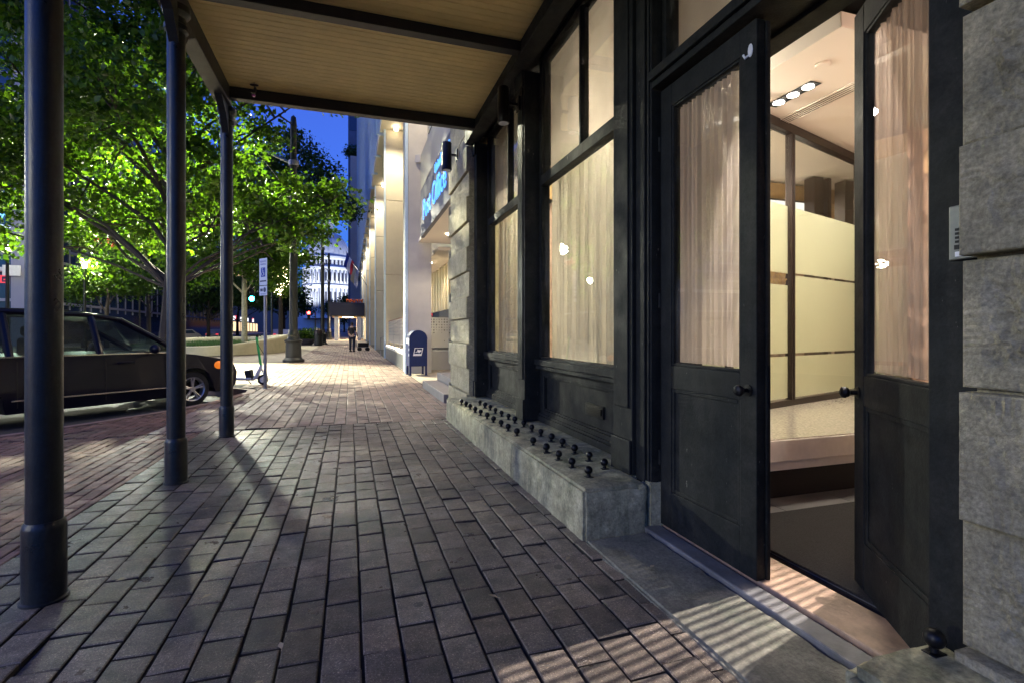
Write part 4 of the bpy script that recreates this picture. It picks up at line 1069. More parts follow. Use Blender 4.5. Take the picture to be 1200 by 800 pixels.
m.build('upper_window',M_poglass,PO)
for (x,y) in ((2.6,11.4),(2.6,13.6),(2.7,18.0),(2.7,21.5)):
    m=MB(); m.lathe([(.10,0),(.10,-.02)],(x,y,3.895 if y<15 else 3.695),18); m.build('soffit_downlight',E_warm,PO)
# fascia sign
SG=thing('post_office_sign','grey metal fascia with glowing blue Post Office lettering above the entrance','sign',(1.9,11.5,4.5))
m=MB(); m.box(1.90,2.0,8.55,14.3,3.87,5.20); m.build('fascia',M_fascia,SG,bevel=.01)
text('Post Office',.76,.008,face_mx(1.885,13.72,4.24),'blue_lettering',E_blue,SG,sx=1.0)
text('United',.32,.008,face_mx(1.885,11.75,4.90),'small_blue_lettering',E_blue,SG); text('States',.32,.008,face_mx(1.885,10.65,4.90),'small_blue_lettering',E_blue,SG)
# base wall with perforated screen, ledge light
BW=thing('perforated_screen','long perforated metal screen on a dark granite base between the post office columns','screen',(1.7,20,0))
m=MB(); m.box(1.64,1.95,16.25,24.9,-.05,.50); m.build('granite_base',M_pobase,BW,bevel=.01)
m=MB(); m.box(1.62,1.97,16.25,24.9,.501,.60); m.build('ledge',M_beige,BW,bevel=.01)
def perfpanel(mb,plane,a0,a1,z0,z1,c,step=.12,frac=.5,seed=1,thick=.02):
    rn=random.Random(seed); a=a0; na=int((a1-a0)/step); nz=int((z1-z0)/step); da=(a1-a0)/na; dz=(z1-z0)/nz
    for i in range(na):
        for j in range(nz):
            u0,u1=a0+i*da,a0+(i+1)*da; w0,w1=z0+j*dz,z0+(j+1)*dz
            hh=0 if (j/nz)<1-frac and rn.random()>.15 else rn.uniform(.18,.40)*(.5+.5*j/nz)
            cu,cw=(u0+u1)/2,(w0+w1)/2
            def P(u,w): return (c,u,w) if plane=='x' else (u,c,w)
            out=[P(u0,w0),P(u1,w0),P(u1,w1),P(u0,w1)]
            if hh<=0: mb.quad(*out); continue
            n=8; ring=[P(cu+hh*da*math.cos(2*math.pi*k/n+math.pi/8),cw+hh*dz*math.sin(2*math.pi*k/n+math.pi/8)) for k in range(n)]
            V=[mb.bm.verts.new(p) for p in out]; W=[mb.bm.verts.new(p) for p in ring]
            corner=[V[2],V[3],V[0],V[1]]
            for k in range(4):
                a_,b_,c_=W[2*k],W[2*k+1],W[(2*k+2)%8]
                mb.bm.faces.new((corner[k],b_,a_)); mb.bm.faces.new((corner[k],c_,b_)) if False else None
                mb.bm.faces.new((corner[k],corner[(k+1)%4],c_,b_))
    bmesh.ops.remove_doubles(mb.bm,verts=mb.bm.verts,dist=.0005)
m=MB(); perfpanel(m,'x',16.3,24.8,.78,1.72,1.78,.12,.75,2); o=m.build('screen_panel',M_galv,BW); sm=o.modifiers.new('thick','SOLIDIFY'); sm.thickness=.012
m=MB(); m.box(1.76,1.80,16.3,24.8,1.72,1.76); m.build('screen_rail',M_redbrick,BW)
for y in (16.35,19.1,21.9,24.7):
    m=MB(); m.box(1.76,1.80,y-.03,y+.03,.60,1.72); m.build('screen_post',M_galv,BW)
m=MB(); m.box(1.66,1.70,16.4,24.6,.602,.622); m.build('light_strip',E_warm,BW)
WS=thing('perforated_screen','white perforated ramp screen on a pale base inside the post office entrance','screen',(3.,16.6,0))
m=MB(); m.box(2.38,3.39,16.5,16.9,-.05,.62); m.build('base_wall',M_pale,WS,bevel=.01)
m=MB(); perfpanel(m,'y',2.42,3.38,.72,1.68,16.6,.085,.5,4); o=m.build('screen_panel',M_perf,WS); sm=o.modifiers.new('thick','SOLIDIFY'); sm.thickness=.012
m=MB(); m.box(2.40,2.42,16.58,16.62,.62,1.70); m.box(2.42,3.38,16.58,16.62,1.68,1.70); m.build('screen_frame',M_perf,WS)
m=MB(); m.box(3.2,3.3,12.0,12.45,1.95,2.25); 
EX=thing('exit_sign','small lit green sign with white border in the post office entrance','sign',(3.3,15.6,2.3))
m=MB(); m.box(2.95,3.35,15.55,15.58,2.02,2.32); m.build('frame',M_uswhite,EX); m=MB(); m.box(2.98,3.32,15.535,15.548,2.05,2.29); m.build('green_panel',E_exit,EX)
# steps
ST=thing('granite_steps','two grey granite steps up to the post office entrance beside the stone pier','steps',(2,10,0))
m=MB(); m.box(1.53,3.39,8.56,11.2,-.05,.155); m.build('step',M_step,ST,bevel=.008)
m=MB(); m.box(1.86,3.39,8.56,11.25,.157,.32); m.build('step',M_step,ST,bevel=.008)
# mailbox
MBX=thing('mailbox','blue street mailbox with a white eagle emblem, outside the post office','mailbox',(1.83,14.65,0),R(4))
w,d=.255,.26
prof=[(-w,.26),(w,.26),(w,1.02)]+[(w*math.cos(math.pi*i/16),1.02+.255*math.sin(math.pi*i/16)) for i in range(1,16)]+[(-w,1.02)]
m=MB(); m.prism(prof,'y',-d,d); m.build('body',M_usblue,MBX,local=True,bevel=.012)
pr2=[(x*1.03,z if z<1.01 else 1.02+(z-1.02)*1.03) for x,z in prof[2:]]
m=MB()
for a,b in zip(pr2,pr2[1:]): 
    m.quad((a[0],-d-.006,a[1]),(b[0],-d-.006,b[1]),(b[0],-d+.02,b[1]),(a[0],-d+.02,a[1]))
m.build('rim',M_usblue,MBX,local=True)
for sx in (-1,1):
    for sy in (-1,1):
        m=MB(); m.box(sx*(w-.03)-.025,sx*(w-.03)+.025,sy*(d-.03)-.025,sy*(d-.03)+.025,0,.27); m.box(sx*(w-.03)-.04,sx*(w-.03)+.04,sy*(d-.03)-.04,sy*(d-.03)+.04,0,.012); m.build('leg',M_usblue,MBX,local=True)
m=MB()
for z in (.55,.7,.85,.98): m.box(-w-.012,-w-.001,-d+.02,-d+.05,z,z+.07)
m.box(-w-.006,-w-.001,-.2,.2,.9,1.05); m.build('hinge',M_uswhite,MBX,local=True)
def sl(x,z): return (x+.22*(z-.66),z)
m=MB()
outer=[sl(-.13,.56),sl(.11,.56),sl(.11,.78),sl(-.13,.78)]; inner=[sl(-.11,.615),sl(.09,.615),sl(.09,.765),sl(-.11,.765)]
def P3(p,y=-d-.004): return (p[0],y,p[1])
for i in range(4): m.quad(P3(outer[i]),P3(outer[(i+1)%4]),P3(inner[(i+1)%4]),P3(inner[i]))
em=m.build('emblem',M_uswhite,MBX,local=True); sm=em.modifiers.new('t','SOLIDIFY'); sm.thickness=.003
m=MB(); eg=[sl(-.10,.65),sl(-.02,.665),sl(.03,.64),sl(.085,.70),sl(.06,.72),sl(.0,.722),sl(-.05,.74),sl(-.02,.70)]
f=m.bm.faces.new([m.bm.verts.new(P3(p)) for p in eg]); bmesh.ops.triangulate(m.bm,faces=[f]); eh=m.build('eagle_head',M_uswhite,em,local=True); sm=eh.modifiers.new('t','SOLIDIFY'); sm.thickness=.003
o=text('UNITED STATES POSTAL SERVICE',.017,.0006,Matrix(((1,0,0,.0),(0,0,-1,-d-.0075),(0,1,0,.58),(0,0,0,1))),'emblem_lettering',M_usblue,None,'CENTER',.8); o.parent=em
# handrail of the post office
m=MB(); m.tube([(1.5,26.5,0),(1.5,26.5,.95),(2.2,33,.98),(2.2,33,.05)],.018,8); tag(m.build('handrail',M_galv),'thin grey metal handrail between the cream columns by the pedestrian','handrail')

# ------------------------------------------------------------------ far buildings
TW=thing('office_tower','tall blue grey office tower behind the post office fins','building',(6,115,0))
m=MB(); m.box(-.35,14,112,140,G(112)-1,75); m.build('tower_body',M_tower,TW)
for z in range(20,74,6):
    m=MB(); m.box(-.1,1.9,111.93,111.99,z,z+3); m.build('window',M_poglass,TW)
m=MB(); m.box(.25,1.9,111.9,111.925,32,33.6); m.build('lit_window',E_pwin,TW)
m=MB(); m.box(.1,2.6,104,108,G(104)-1,36); m.build('pale_wing',M_pale,TW)
T_=thing('office_tower','narrow dark tower with a column of lit windows right of the dome','building',(5,190,0))
m=MB(); m.box(4.0,16,190,200,G(190)-1,50); m.build('tower_body',M_tower2,T_)
for k in range(9):
    m=MB(); m.box(4.3,5.6,189.9,189.98,14+4*k,15.3+4*k); m.build('lit_window',E_pwin,T_)
tree('roof_tree','small roof garden shrub on the pale wing of the blue tower',(.9,106,36),.8,.08,[(0,1.6,0,1.6),(-1.2,1.2,0,1.0),(1.3,1.4,0,1.2)],.4,40,26,M_leafd,M_bark,31,.6)
HP=thing('hotel_portico','dark planted hotel portico with cream columns spanning the far pavement','portico',(-.3,62,G(62)))
g=G(60)
m=MB(); m.box(-2.2,1.62,60,67,g+2.75,g+4.0); m.build('fascia',M_tower2,HP,bevel=.03)
m=MB(); m.box(-1.9,1.62,60.2,66.8,g+2.65,g+2.745); m.build('ceiling',M_gold,HP)
for (x,y) in ((-1.45,60.4),(-1.45,66.2),(1.0,60.4),(1.0,66.2)):
    m=MB(); m.box(x-.22,x+.22,y-.2,y+.2,g-.1,g+2.65); m.build('column',M_beige,HP)
m=MB(); m.box(-2.2,1.6,60.05,60.3,g+4.001,g+4.25); m.build('planter_box',M_tower2,HP)
m=MB(); m.box(-.8,.4,62,63,g+2.63,g+2.649); m.build('ceiling_lamp',E_warm,HP)
q=MB(); rr=random.Random(4)
for _ in range(60): q.ball((rr.uniform(-.4,1.5),60.2+rr.uniform(-.1,.2),g+4.3+rr.uniform(0,.3)),rr.uniform(.05,.10),6)
tag(q.build('flower_bed',mat('orange_flowers',(.75,.16,.03),.7,island=.4)),'orange flowers in the planter on top of the far portico','flowers',kind='stuff')
# flags on the facade
def flag(x0,y,z0,dx,dz,cols,label):
    F_=thing('flag',label,'flag',(x0,y,z0))
    m=MB(); m.tube([(x0,y,z0),(x0+dx,y,z0+dz)],.035,6); m.build('flagpole',M_galv,F_)
    n=len(cols)
    for k,c in enumerate(cols):
        q=MB(); 
        for i in range(10):
            def W(t,s): 
                bx=x0+dx*(.98-.42*s); bz=z0+dz*(.98-.42*s); return (bx+.05*math.sin(t*5+s*4)-t*.25,y+.08*math.sin(t*6+s*5),bz-t*1.55)
            t0,t1=i/10,(i+1)/10; s0,s1=k/n,(k+1)/n
            q.quad(W(t0,s0),W(t0,s1),W(t1,s1),W(t1,s0))
        o=q.build('flag_cloth',c,F_); sm=o.modifiers.new('t','SOLIDIFY'); sm.thickness=.01
M_fr=mat('flag_red',(.55,.03,.04),.8); M_fw=mat('flag_white',(.7,.7,.72),.8); M_fb=mat('flag_blue',(.02,.04,.25),.8); M_fy=mat('flag_cream',(.6,.55,.35),.8)
flag(1.6,58,7.2,-2.0,2.9,[M_fb,M_fw,M_fr],'red white and blue flag hanging from the upper angled pole before the dark tower')
flag(1.6,52,5.9,-1.3,2.1,[M_fy,M_fw],'pale cream flag hanging from the lower angled pole by the cream columns')
# capitol dome
CD=thing('domed_capitol','pale floodlit stone dome with colonnade far up the avenue','domed building',(-22,600,G(600)))
m=MB(); zc=G(600)
cx,cy=-22.6,600
def ring(prof,name,n=48): 
    m=MB(); m.lathe([(a_*1.1,z_*1.08) for a_,z_ in prof],(cx,cy,zc),n); return m.build(name,M_capitol,CD)
ring([(24,10),(24,40),(25.5,41),(25.5,43),(23.5,44)],'drum')
ring([(22.5,44),(22.5,58),(25,59),(25,61),(22.5,62)],'upper_drum')
ring([(22,62),(22,69),(23.4,70),(23.4,72)],'attic')
ring([(21.5,72),(20.6,78),(18.6,84),(15.5,90),(11.5,95),(7,98.5),(5,99.5)],'dome')
ring([(5,99.5),(4.6,108),(5.5,109),(3.5,112),(.8,117),(.5,121)],'lantern')
for i in range(36):
    a=2*math.pi*i/36
    if math.sin(a)>.2: continue
    for r_,z0,z1 in ((27.3,16,42.5),(26.3,48.5,62.5)):
        m=MB(); m.lathe([(.75,z0),(.75,z1)],(cx+r_*math.cos(a),cy+r_*math.sin(a),zc),8); m.build('column',M_capitol,CD)
for i in range(26,36):
    a=2*math.pi*(i+.5)/36-.5
    for (r,z0,z1) in ((26.5,21,39),(24.85,51,60),(24.3,68.5,73.5)):
        m=MB(); Mx=Matrix.Translation((cx,cy,zc))@Matrix.Rotation(a,4,'Z'); m.box(r-.1,r+.12,-.9,.9,z0,z1,Mx); m.build('window',M_tower2,CD)
m=MB()
for i in range(24):
    a=2*math.pi*i/24; m.tube([(cx+math.cos(a)*r*1.1,cy+math.sin(a)*r*1.1,zc+z*1.08) for r,z in ((21.6,72),(20.7,78),(18.7,84),(15.6,90),(11.6,95),(7.1,98.6))],.35,5)
m.build('dome_rib',M_capitol,CD)
m=MB(); m.box(-70,40,600,640,zc-1,zc+18); m.build('wing',M_capitol,CD)
# left: office block at the corner across the avenue
OB=thing('glass_office_building','glass office block with a white corner column across the avenue at far left','building',(-30,50,0))
g=G(49)
m=MB(); m.box(-70,-24.35,49.4,120,g-1,34); m.build('glass_body',M_poglass,OB)
m=MB(); m.box(-24.95,-24.0,48.9,50.2,g-1,34); m.build('corner_column',M_b1,OB,bevel=.03)
m=MB()
for y in range(58,120,8): m.box(-24.34,-24.0,y,y+.9,g+7.5,34)
for z in (3.4,7.0,8.1,9.1,10.6,12.6,15.5,18.5,21): m.box(-70,-24.96,49.25,49.39,g+z,g+z+.22); m.box(-24.34,-24.2,50.6,120,g+z,g+z+.22)
for y in range(52,120,2): m.box(-24.34,-24.26,y,y+.08,g+3,34)
m.build('mullion',M_b1,OB)
m=MB(); m.box(-70,-24.97,48.3,49.2,g+5.65,g+5.95); m.box(-25.1,-24.0,48.2,48.29,g+5.3,g+6.1); m.build('canopy_band',M_beige,OB)
E_off=emis('office_window_glow',(.45,.75,.9),.3)
for z0,z1,x0,x1 in ((1.2,2.6,-31,-25.2),(13.6,14.1,-30,-25.2),(15,16.6,-36,-27)):
    m=MB(); m.box(x0,x1,49.2,49.24,g+z0,g+z1); m.build('lit_window',E_off,OB)
text('ive',.62,.03,face_my(-25.85,49.1,g+9.85),'blue_lettering',emis('sign_blue_glow',(.10,.35,1.),2.2),OB)
m=MB()
for r in (.38,.24): m.tube([(-25.75+r*math.cos(R(a)),49.1,g+8.9+r*math.sin(R(a))) for a in range(-30,190,15)],.05,6)
m.tube([(-25.3,49.1,g+8.7),(-25.3,49.1,g+9.1),(-25.1,49.1,g+9.12)],.06,6); m.build('swirl_logo',emis('sign_white_glow',(.7,.9,1.),1.5),OB)
m=MB(); m.box(-25.7,-25.3,49.1,49.15,g+5.3,g+5.4); m.box(-25.7,-25.62,49.1,49.15,g+4.8,g+5.299); m.box(-25.619,-25.3,49.1,49.15,g+4.8,g+4.88); m.box(-25.5,-25.3,49.1,49.15,g+5.02,g+5.1); m.build('red_sign',E_redsign,OB)
m=MB(); rr=random.Random(2); y=60
while y<67.4: 
    h=rr.uniform(.8,1.2); m.box(-24.25,-24.18,y,y+.5,g+10,g+10+h*.8); y+=.8
m.build('red_sign',E_redsign,OB)
# left: low restaurant frontage with glowing arches
RB=thing('restaurant_building','low dark frontage with glowing orange arches and a lit awning across the avenue','building',(-27,80,0))
g=G(78)
m=MB(); m.box(-45,-26.5,70,104,g-1,g+9); m.build('brick_wall',M_brickfar,RB)
for k in range(3):
    y=74.5+5.2*k
    pts=[(y-1.9,g+.3),(y+1.9,g+.3),(y+1.9,g+3.2)]+[(y+1.9*math.cos(math.pi*i/12),g+3.2+1.9*math.sin(math.pi*i/12)) for i in range(1,12)]+[(y-1.9,g+3.2)]
    m=MB(); m.prism(pts,'x',-26.49,-26.45); m.build('arch_window',E_orange if k<2 else E_pwin,RB)
    m=MB()
    for t in (-.7,.7): m.box(-26.44,-26.40,y+t-.06,y+t+.06,g+.3,g+4.2)
    m.box(-26.44,-26.40,y-1.9,y+1.9,g+2.5,g+2.65); m.build('arch_bar',M_dark,RB)
m=MB(); m.prism([(-26.4,g+3.0),(-25.0,g+2.55),(-25.0,g+2.45),(-26.4,g+2.6)],'y',72.2,84.5); m.build('awning',M_pale,RB)
m=MB(); m.box(-25.0,-24.96,72.2,84.5,g+2.40,g+2.6); m.build('awning_light',E_white,RB)
SH=thing('shop_row','row of dim far shops with small lit white and pink signs down the avenue','building',(-27,125,0))
g=G(120)
m=MB(); m.box(-45,-26,106,170,g-1,g+12); m.build('wall',M_tower2,SH)
for k in range(14):
    y=107+4.2*k; m=MB(); m.box(-25.99,-25.95,y,y+2.8,g+.6,g+2.8); m.build('lit_window',E_pwin,SH)
for k in range(7):
    y=108+8*k; m=MB(); m.box(-25.94,-25.9,y,y+2.2,g+3.2,g+4.1); m.build('white_sign',E_white,SH)
for k in range(5):
    y=112+11*k; m=MB(); m.box(-25.94,-25.9,y,y+1.6,g+3.3,g+4.3); m.build('red_sign',E_redsign,SH)
# buildings behind, closing the view down the avenue on the left
for (x0,x1,y0,y1,h,l) in ((-60,-28,172,220,26,'dark mid-rise block far down the left side of the avenue'),(-62,-30,230,300,34,'dark taller block in the far distance behind the left trees')):
    FB=thing('office_building',l,'building',((x0+x1)/2,y0,G(y0))); m=MB(); m.box(x0,x1,y0,y1,G(y0)-1,h); m.build('wall',M_tower2,FB)
    rr=random.Random(h)
    for k in range(14):
        z=rr.randrange(3,h-3,3); x=rr.uniform(x0,x1-3); m=MB(); m.box(x,x+1.6,y0-.1,y0-.02,z,z+1.3); m.build('lit_window',E_pwin,FB)

# ------------------------------------------------------------------ traffic signals
def signal(x,y,z,em,label,armx=-6,arm=True):
    P=thing('traffic_signal',label,'traffic light',(x,y,z))
    m=MB(); m.box(x-.18,x+.18,y,y+.25,z-.55,z+.55); m.build('housing',M_dark,P,bevel=.03)
    m=MB(); zz={'r':.33,'g':-.33}[em[0]]
    m.lathe([(.19,0),(.15,.06),(.02,.09)],n=16,M=Matrix.Translation((x,y-.004,z+zz))@Matrix.Rotation(R(90),4,'X')); m.build('lit_lens',em[1],P)
    m=MB()
    for k in (-.33,0,.33):
        m.lathe([(.15,0),(.15,.16)],n=14,M=Matrix.Translation((x,y-.002,z+k))@Matrix.Rotation(R(90),4,'X'),cap=False)
    m.build('visor',M_dark,P)
    m=MB(); m.tube([(x,y+.3,z+.2),(x+armx,y+.3,z+.35),(x+armx,y+.3,G(y)-.2)],.07,8); m.build('mast',M_lampgreen,P)
    return P
signal(-7.36,44,4.2,('g',E_green),'green traffic signal glowing cyan beside the parking sign',1.4)
signal(-17.0,59,7.3,('r',E_red),'red traffic signal between the middle and far canopy posts',-3.0)
signal(-5.2,72,3.5,('r',E_red),'low red signal lamp glowing beside the street lamp pole',.8)

# ------------------------------------------------------------------ far parked cars
def make_car(m_,label):
    V=thing('parked_car',label,'car',(0,0,0),0,'cars parked far down the avenue')
    prof=[(0,.3),(0,.75),(.15,.88),(.75,.92),(1.25,1.36),(2.5,1.40),(3.25,.95),(4.1,.85),(4.35,.6),(4.35,.3)]
    q=MB(); q.prism(prof,'y',-.85,.85); q.build('body',m_,V,local=True,bevel=.06,seg=3)
    for s in (-1,1):
        q=MB(); q.prism([(.95,.95),(1.32,1.30),(2.42,1.33),(3.0,.97)],'y',s*.853,s*.858); q.build('window',M_poglass,V,local=True)
    for x in (.85,3.5):
        for s in (-1,1):
            q=MB(); Mx=Matrix.Translation((x,s*.78,.31))@Matrix.Rotation(R(90),4,'X'); q.lathe([(.31,-.1),(.31,.1)],n=18,M=Mx); q.build('wheel',M_tyre,V,local=True)
    for s in (-1,1):
        q=MB(); q.box(-.01,.03,s*.6-.15,s*.6+.15,.62,.78); q.build('tail_light',E_redsign,V,local=True)
    return V
cp=[mat('car_silver',(.4,.42,.45),.3,.4,coat=.5),mat('car_dark',(.02,.02,.03),.3,.4,coat=.5)]
c0=make_car(cp[0],'silver car parked across the avenue between the first two thin canopy posts')
for k,(x,y,rz,l) in enumerate(((-17.6,60,75,'silver car parked across the avenue between the middle and far canopy posts'),(-17.0,74,80,'grey car parked farther up the avenue left of the far post'),(-9.0,74,95,'pale car beyond the planter under the green signal'),(-7.2,66,90,'small pale car beyond the lit tree trunk'))):
    c=c0 if k==0 else copy_tree(c0); c.location=(x,y,G(y)+RD); c.rotation_euler=(0,0,R(rz)); c['label']=l

# ------------------------------------------------------------------ litter bin, shrub tub
LB=thing('litter_bin','dark domed litter bin on the far pavement beside the shrub tub','bin',(-2.42,43.5,G(43.5)))
m=MB(); m.lathe([(.27,0),(.32,.05),(.33,.85),(.36,.87),(.36,.93)],n=20); m.build('bin_body',M_lampgreen,LB,local=True)
m=MB(); m.lathe([(.35,.94),(.34,1.1),(.26,1.28),(.12,1.38),(.02,1.4)],n=20); m.build('dome_lid',M_bronze,LB,local=True)
TB=thing('shrub_tub','round dark tub of low green shrub beyond the street lamp','planter',(-3.55,45,G(45)))
m=MB(); m.lathe([(.55,0),(.85,.35),(.9,.5),(.82,.5)],n=24); m.build('tub',M_tower2,TB,local=True)
o=tree('shrub','bushy green plant growing in the dark round tub',(-3.55,45,G(45)+.45),.2,.05,[(0,.45,0,.6),(-.5,.35,0,.5),(.5,.35,0,.5)],.14,60,30,M_leaf,M_bark,41,.22); o['category']='shrub'

# ------------------------------------------------------------------ pedestrian with a cart
def skinned(name,m_,verts,edges,parent=None,sub=2,root=0):
    me=bpy.data.meshes.new(name); me.from_pydata([v[:3] for v in verts],edges,[])
    o=bpy.data.objects.new(name,me); link(o); me.materials.append(m_)
    o.modifiers.new('skin','SKIN'); s=o.modifiers.new('sub','SUBSURF'); s.levels=sub; s.render_levels=sub
    sv=me.skin_vertices[0].data
    for i,v in enumerate(verts):
        rx=v[3]; ry=v[4] if len(v)>4 else rx
        sv[i].radius=(rx,ry); sv[i].use_root=(i==root)
    if parent is not None: o.parent=parent
    for p in me.polygons: p.use_smooth=True
    return o
PX,PY=.12,32.2
PE=thing('person','person in a black top and dark trousers standing by a wheeled cart beyond the mailbox','person',(PX,PY,G(PY)),R(-25))
bv=[(0,0,.95,.15,.11),(0,0,1.12,.145,.10),(0,-.01,1.30,.17,.11),(0,0,1.43,.15,.09),(0,.01,1.50,.06,.06),(0,.02,1.56,.055,.055),
 (-.20,0,1.42,.06,.06),(-.24,.02,1.17,.047,.047),(-.22,.12,.93,.036,.036),(-.21,.16,.85,.038,.025),
 (.20,0,1.42,.06,.06),(.26,.0,1.17,.047,.047),(.30,.10,.95,.036,.036),(.31,.14,.87,.038,.025),
 (-.10,0,.86,.10,.10),(-.10,.02,.50,.068,.068),(-.10,-.01,.09,.045,.045),
 (.10,0,.86,.10,.10),(.11,.03,.50,.068,.068),(.11,-.01,.09,.045,.045)]
be=[(0,1),(1,2),(2,3),(3,4),(4,5),(3,6),(6,7),(7,8),(8,9),(3,10),(10,11),(11,12),(12,13),(0,14),(14,15),(15,16),(0,17),(17,18),(18,19)]
body=skinned('body',M_skin,bv,be,PE)
q=MB(); q.ball((0,.03,1.645),.092,18,(.84,1.0,1.22)); q.ball((0,.122,1.635),.016,8,(.8,1,1.4))
for s in (-1,1): q.ball((s*.079,.025,1.64),.02,8,(.4,.7,1.2)); q.ball((s*.032,.105,1.66),.010,8)
q.tube([(-.02,.112,1.60),(.02,.112,1.60)],.006,6)
for s,hx in ((-1,-.205),(1,.315)):
    for k in range(4): q.tube([(hx+(k-1.5)*.018,.17 if s<0 else .15,.845 if s<0 else .86),(hx+(k-1.5)*.018,.20 if s<0 else .17,.81 if s<0 else .82),(hx+(k-1.5)*.017,.19 if s<0 else .165,.775 if s<0 else .785)],.0085,6)
    q.tube([(hx+.035*(-s),.16,.86),(hx+.05*(-s),.19,.83)],.009,6)
hd=q.build('head_and_hands',M_skin,body,local=True)
q=MB(); q.ball((0,.015,1.675),.098,16,(.9,1.02,1.1)); q.ball((0,-.085,1.66),.05,10,(1,.8,1.3)); hr_=q.build('hair',M_hair,PE,local=True)
for v in hr_.data.vertices:
    if v.co.y>.06 and v.co.z<1.70: v.co.y=.06
sv_=[(0,0,.90,.165,.125),(0,0,1.12,.158,.115),(0,-.01,1.30,.182,.122),(0,0,1.425,.150,.095),(-.20,0,1.42,.072,.072),(-.235,.015,1.22,.062,.062),(.20,0,1.42,.072,.072),(.25,.0,1.22,.062,.062)]
skinned('black_top',M_shirt,sv_,[(0,1),(1,2),(2,3),(3,4),(4,5),(3,6),(6,7)],PE)
tv=[(0,0,.97,.155,.118),(-.10,0,.86,.112,.112),(-.10,.02,.50,.085,.085),(-.10,-.01,.07,.07,.07),(.10,0,.86,.112,.112),(.11,.03,.50,.085,.085),(.11,-.01,.07,.07,.07)]
skinned('trousers',M_jean,tv,[(0,1),(1,2),(2,3),(0,4),(4,5),(5,6)],PE)
for x in (-.10,.11):
    q=MB(); q.ball((x,.05,.045),.06,12,(.75,2.1,.75)); q.box(x-.045,x+.045,-.07,.17,0,.025); q.build('shoe',M_shirt,PE,local=True)
CT=thing('hand_cart','low dark wheeled cart with a frame in front of the pedestrian','cart',(.80,33.2,G(33)),R(10))
q=MB(); q.tube([(-.45,0,.9),(-.40,0,.3),(-.3,0,.22),(.35,0,.22)],.02,6); q.tube([(-.45,.3,.9),(-.40,.3,.3),(-.3,.3,.22),(.35,.3,.22)],.02,6); q.tube([(-.45,0,.9),(-.45,.3,.9)],.02,6); q.build('frame',M_galv,CT,local=True)
q=MB(); q.box(-.28,.36,.02,.28,.24,.5); q.build('crate',M_shirt,CT,local=True,bevel=.02)
for x in (-.2,.3):
    for y in (-.02,.32):
        q=MB(); q.lathe([(.11,-.02),(.11,.02)],n=16,M=Matrix.Translation((x,y,.11))@Matrix.Rotation(R(90),4,'X')); q.build('wheel',M_tyre,CT,local=True)
# ------------------------------------------------------------------ fallen leaves on the pavers
rr=random.Random(9); first=None
for k,(x,y) in enumerate([(-1.0,3.3),(-.86,3.2),(-.62,2.6),(-.93,3.9),(-.72,3.55),(.1,3.0),(-1.15,4.3),(.62,2.2),(-.25,2.1),(-.5,4.6),(.9,3.4),(1.05,4.9),(1.45,2.2),(-.3,1.9),(1.1,2.45),(-1.05,2.9)]):
    if first is None:
        q=MB(); q.quad((-.02,0,.0),(0,-.010,.006),(.024,0,.003),(0,.011,.005)); q.tube([(-.02,0,.001),(-.034,.004,.003)],.0012,4)
        o=q.build('fallen_leaf',mat('dry_leaf',(.40,.32,.2),.8)); first=o
    else: o=first.copy(); C.objects.link(o)
    o.location=(x,y,.006 if x<1.28 else .024); o.rotation_euler=(rr.uniform(-.2,.2),0,rr.uniform(0,6.28)); sc=rr.uniform(.6,1.3); o.scale=(sc,sc,sc)
    tag(o,'small dry leaf lying on the grey pavers of the pavement','fallen leaf','fallen leaves on the pavement')

# ------------------------------------------------------------------ light
W=bpy.data.worlds.new('World'); S.world=W; W.use_nodes=True
nt=W.node_tree; bg=nt.nodes['Background']
sky=nt.nodes.new('ShaderNodeTexSky'); sky.sky_type='NISHITA'; sky.sun_disc=False
sky.sun_elevation=R(.3); sky.sun_rotation=R(255); sky.ozone_density=7.5; sky.air_density=1.0; sky.dust_density=.3
hs=nt.nodes.new('ShaderNodeHueSaturation'); hs.inputs['Saturation'].default_value=.93
nt.links.new(sky.outputs[0],hs.inputs['Color']); nt.links.new(hs.outputs[0],bg.inputs[0]); bg.inputs[1].default_value=.80
sun=light('SUN',(0,0,50),.02,(.65,.75,1.),name='dusk_sun'); sun.data.angle=R(20); sun.rotation_euler=(R(80),0,R(75))
COOL=(1.,.97,.70); WARM=(1,.74,.46)
def lampspot(L,p,col=COOL,ang=86):
    x,y,z=L.location
    light('SPOT',(x-4.38,y+.97,z+9.5),p,col,.12,(x-3.9,y-8.6,z),ang,.45,'street_lamp_light')
light('SPOT',(-7.7,26.0,5.85),4600,(.97,1,.82),.16,(-1.9,6.2,.3),42,.9,'post_top_light'); lampspot(L1,21000); lampspot(L2,3500); lampspot(L3,2500)  # first spot added at the hidden lamp to light the pavement under the crown
for i,(x,y,l) in enumerate(GL): light('POINT',(x,y,G(y)+6.0),[1500,1500,700,900,2000,300][i],COOL,.25,name='post_top_light')
# post office soffit lights
for i,y in enumerate(CY[:7]): light('SPOT',(1.9,y-1.7,SO-.25),520,(1,.84,.58),.1,(2.0,y+.3,0),120,.6,'soffit_light')
for (x,y) in ((2.6,11.4),(2.6,13.6),(2.7,18.0),(2.7,21.5)): light('SPOT',(x,y,3.85 if y<15 else 3.65),70,(1,.84,.62),.08,(x-.3,y,0),140,.5,'entrance_light')
light('POINT',(-.3,62.5,G(62)+2.3),260,WARM,.2,name='portico_light')
# dome floodlights
for (x,y) in ((-70,530),(30,530)): light('SPOT',(x,y,20),180000,(.90,.95,1.),2,(-22.6,600,75),50,.5,'dome_floodlight')
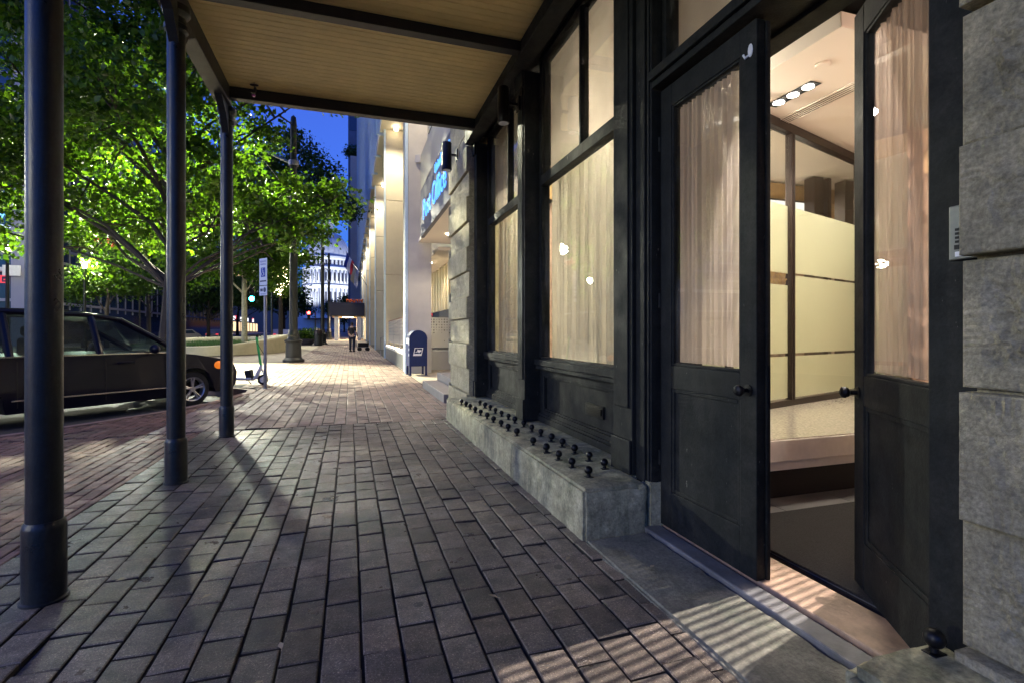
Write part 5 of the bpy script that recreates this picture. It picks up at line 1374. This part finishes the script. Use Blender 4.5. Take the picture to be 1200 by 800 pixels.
# shopfront interior
for k in range(3): light('SPOT',(3.75,3.34+.155*k,3.28),30,(1,.86,.70),.03,(3.75,3.3+.155*k,0),120,.6,'spot_light')
light('SPOT',(5.2,3.4,3.27),60,(1,.86,.70),.05,(5.2,3.4,0),150,.5,name='lobby_light')
light('SPOT',(4.4,4.9,3.2),55,(1,.86,.66),.05,(4.6,4.4,0),160,.5,name='back_room_light'); light('SPOT',(6.4,5.9,3.0),45,(1,.86,.66),.05,(6.2,4.5,1.2),150,.5,name='back_room_light')
light('POINT',(3.0,6.1,3.0),62,(1,.88,.70),.05,name='window_backlight'); light('POINT',(2.9,5.2,1.9),14,(1,.88,.70),.05,name='window_backlight')  # bare points behind the glass; the second is added to brighten the curtains
light('POINT',(2.7,3.9,3.0),36,(1,.86,.70),.04,name='lobby_fill')  # unseen point added to brighten the lobby ceiling and near curtain
light('POINT',(4.4,1.5,2.4),32,(1,.79,.64),.04,name='vestibule_lamp')
# unseen entrance spot; threshold stripes are put into its emission, without a louvre
sp=light('SPOT',(2.9,1.97,3.95),600,(1,.90,.84),.012,(1.28,1.66,0),23,.25,'striped_spot')
sp.data.use_nodes=True; n_=sp.data.node_tree.nodes; l_=sp.data.node_tree.links
em=n_['Emission']; tc=n_.new('ShaderNodeTexCoord'); sx=n_.new('ShaderNodeSeparateXYZ'); l_.new(tc.outputs['Normal'],sx.inputs[0])
dv=n_.new('ShaderNodeMath'); dv.operation='DIVIDE'; l_.new(sx.outputs[0],dv.inputs[0]); l_.new(sx.outputs[2],dv.inputs[1])
mu=n_.new('ShaderNodeMath'); mu.operation='MULTIPLY'; mu.inputs[1].default_value=2*math.pi/(.045/3.95); l_.new(dv.outputs[0],mu.inputs[0])
sn=n_.new('ShaderNodeMath'); sn.operation='SINE'; l_.new(mu.outputs[0],sn.inputs[0])
mr=n_.new('ShaderNodeMapRange'); mr.inputs['From Min'].default_value=-.5; mr.inputs['From Max'].default_value=.5; mr.inputs['To Min'].default_value=.10; mr.inputs['To Max'].default_value=1.0
l_.new(sn.outputs[0],mr.inputs['Value']); l_.new(mr.outputs[0],em.inputs['Strength'])

# ------------------------------------------------------------------ camera and output
cd=bpy.data.cameras.new('camera'); cam=bpy.data.objects.new('camera',cd); link(cam)
cd.sensor_width=36; cd.lens=590/1200*36; cd.shift_y=-10/1200; cd.clip_end=6000; cd.clip_start=.03
cam.location=(0,0,1.2); cam.rotation_euler=(R(90),0,-math.atan(190/590))
S.camera=cam
S.render.engine='CYCLES'
S.view_settings.view_transform='Standard'; S.view_settings.look='None'; S.view_settings.exposure=1.4; S.view_settings.gamma=1; S.view_settings.use_curve_mapping=False
S.cycles.max_bounces=8; S.cycles.transparent_max_bounces=16; S.cycles.sample_clamp_indirect=6
S.cycles.use_light_tree=True
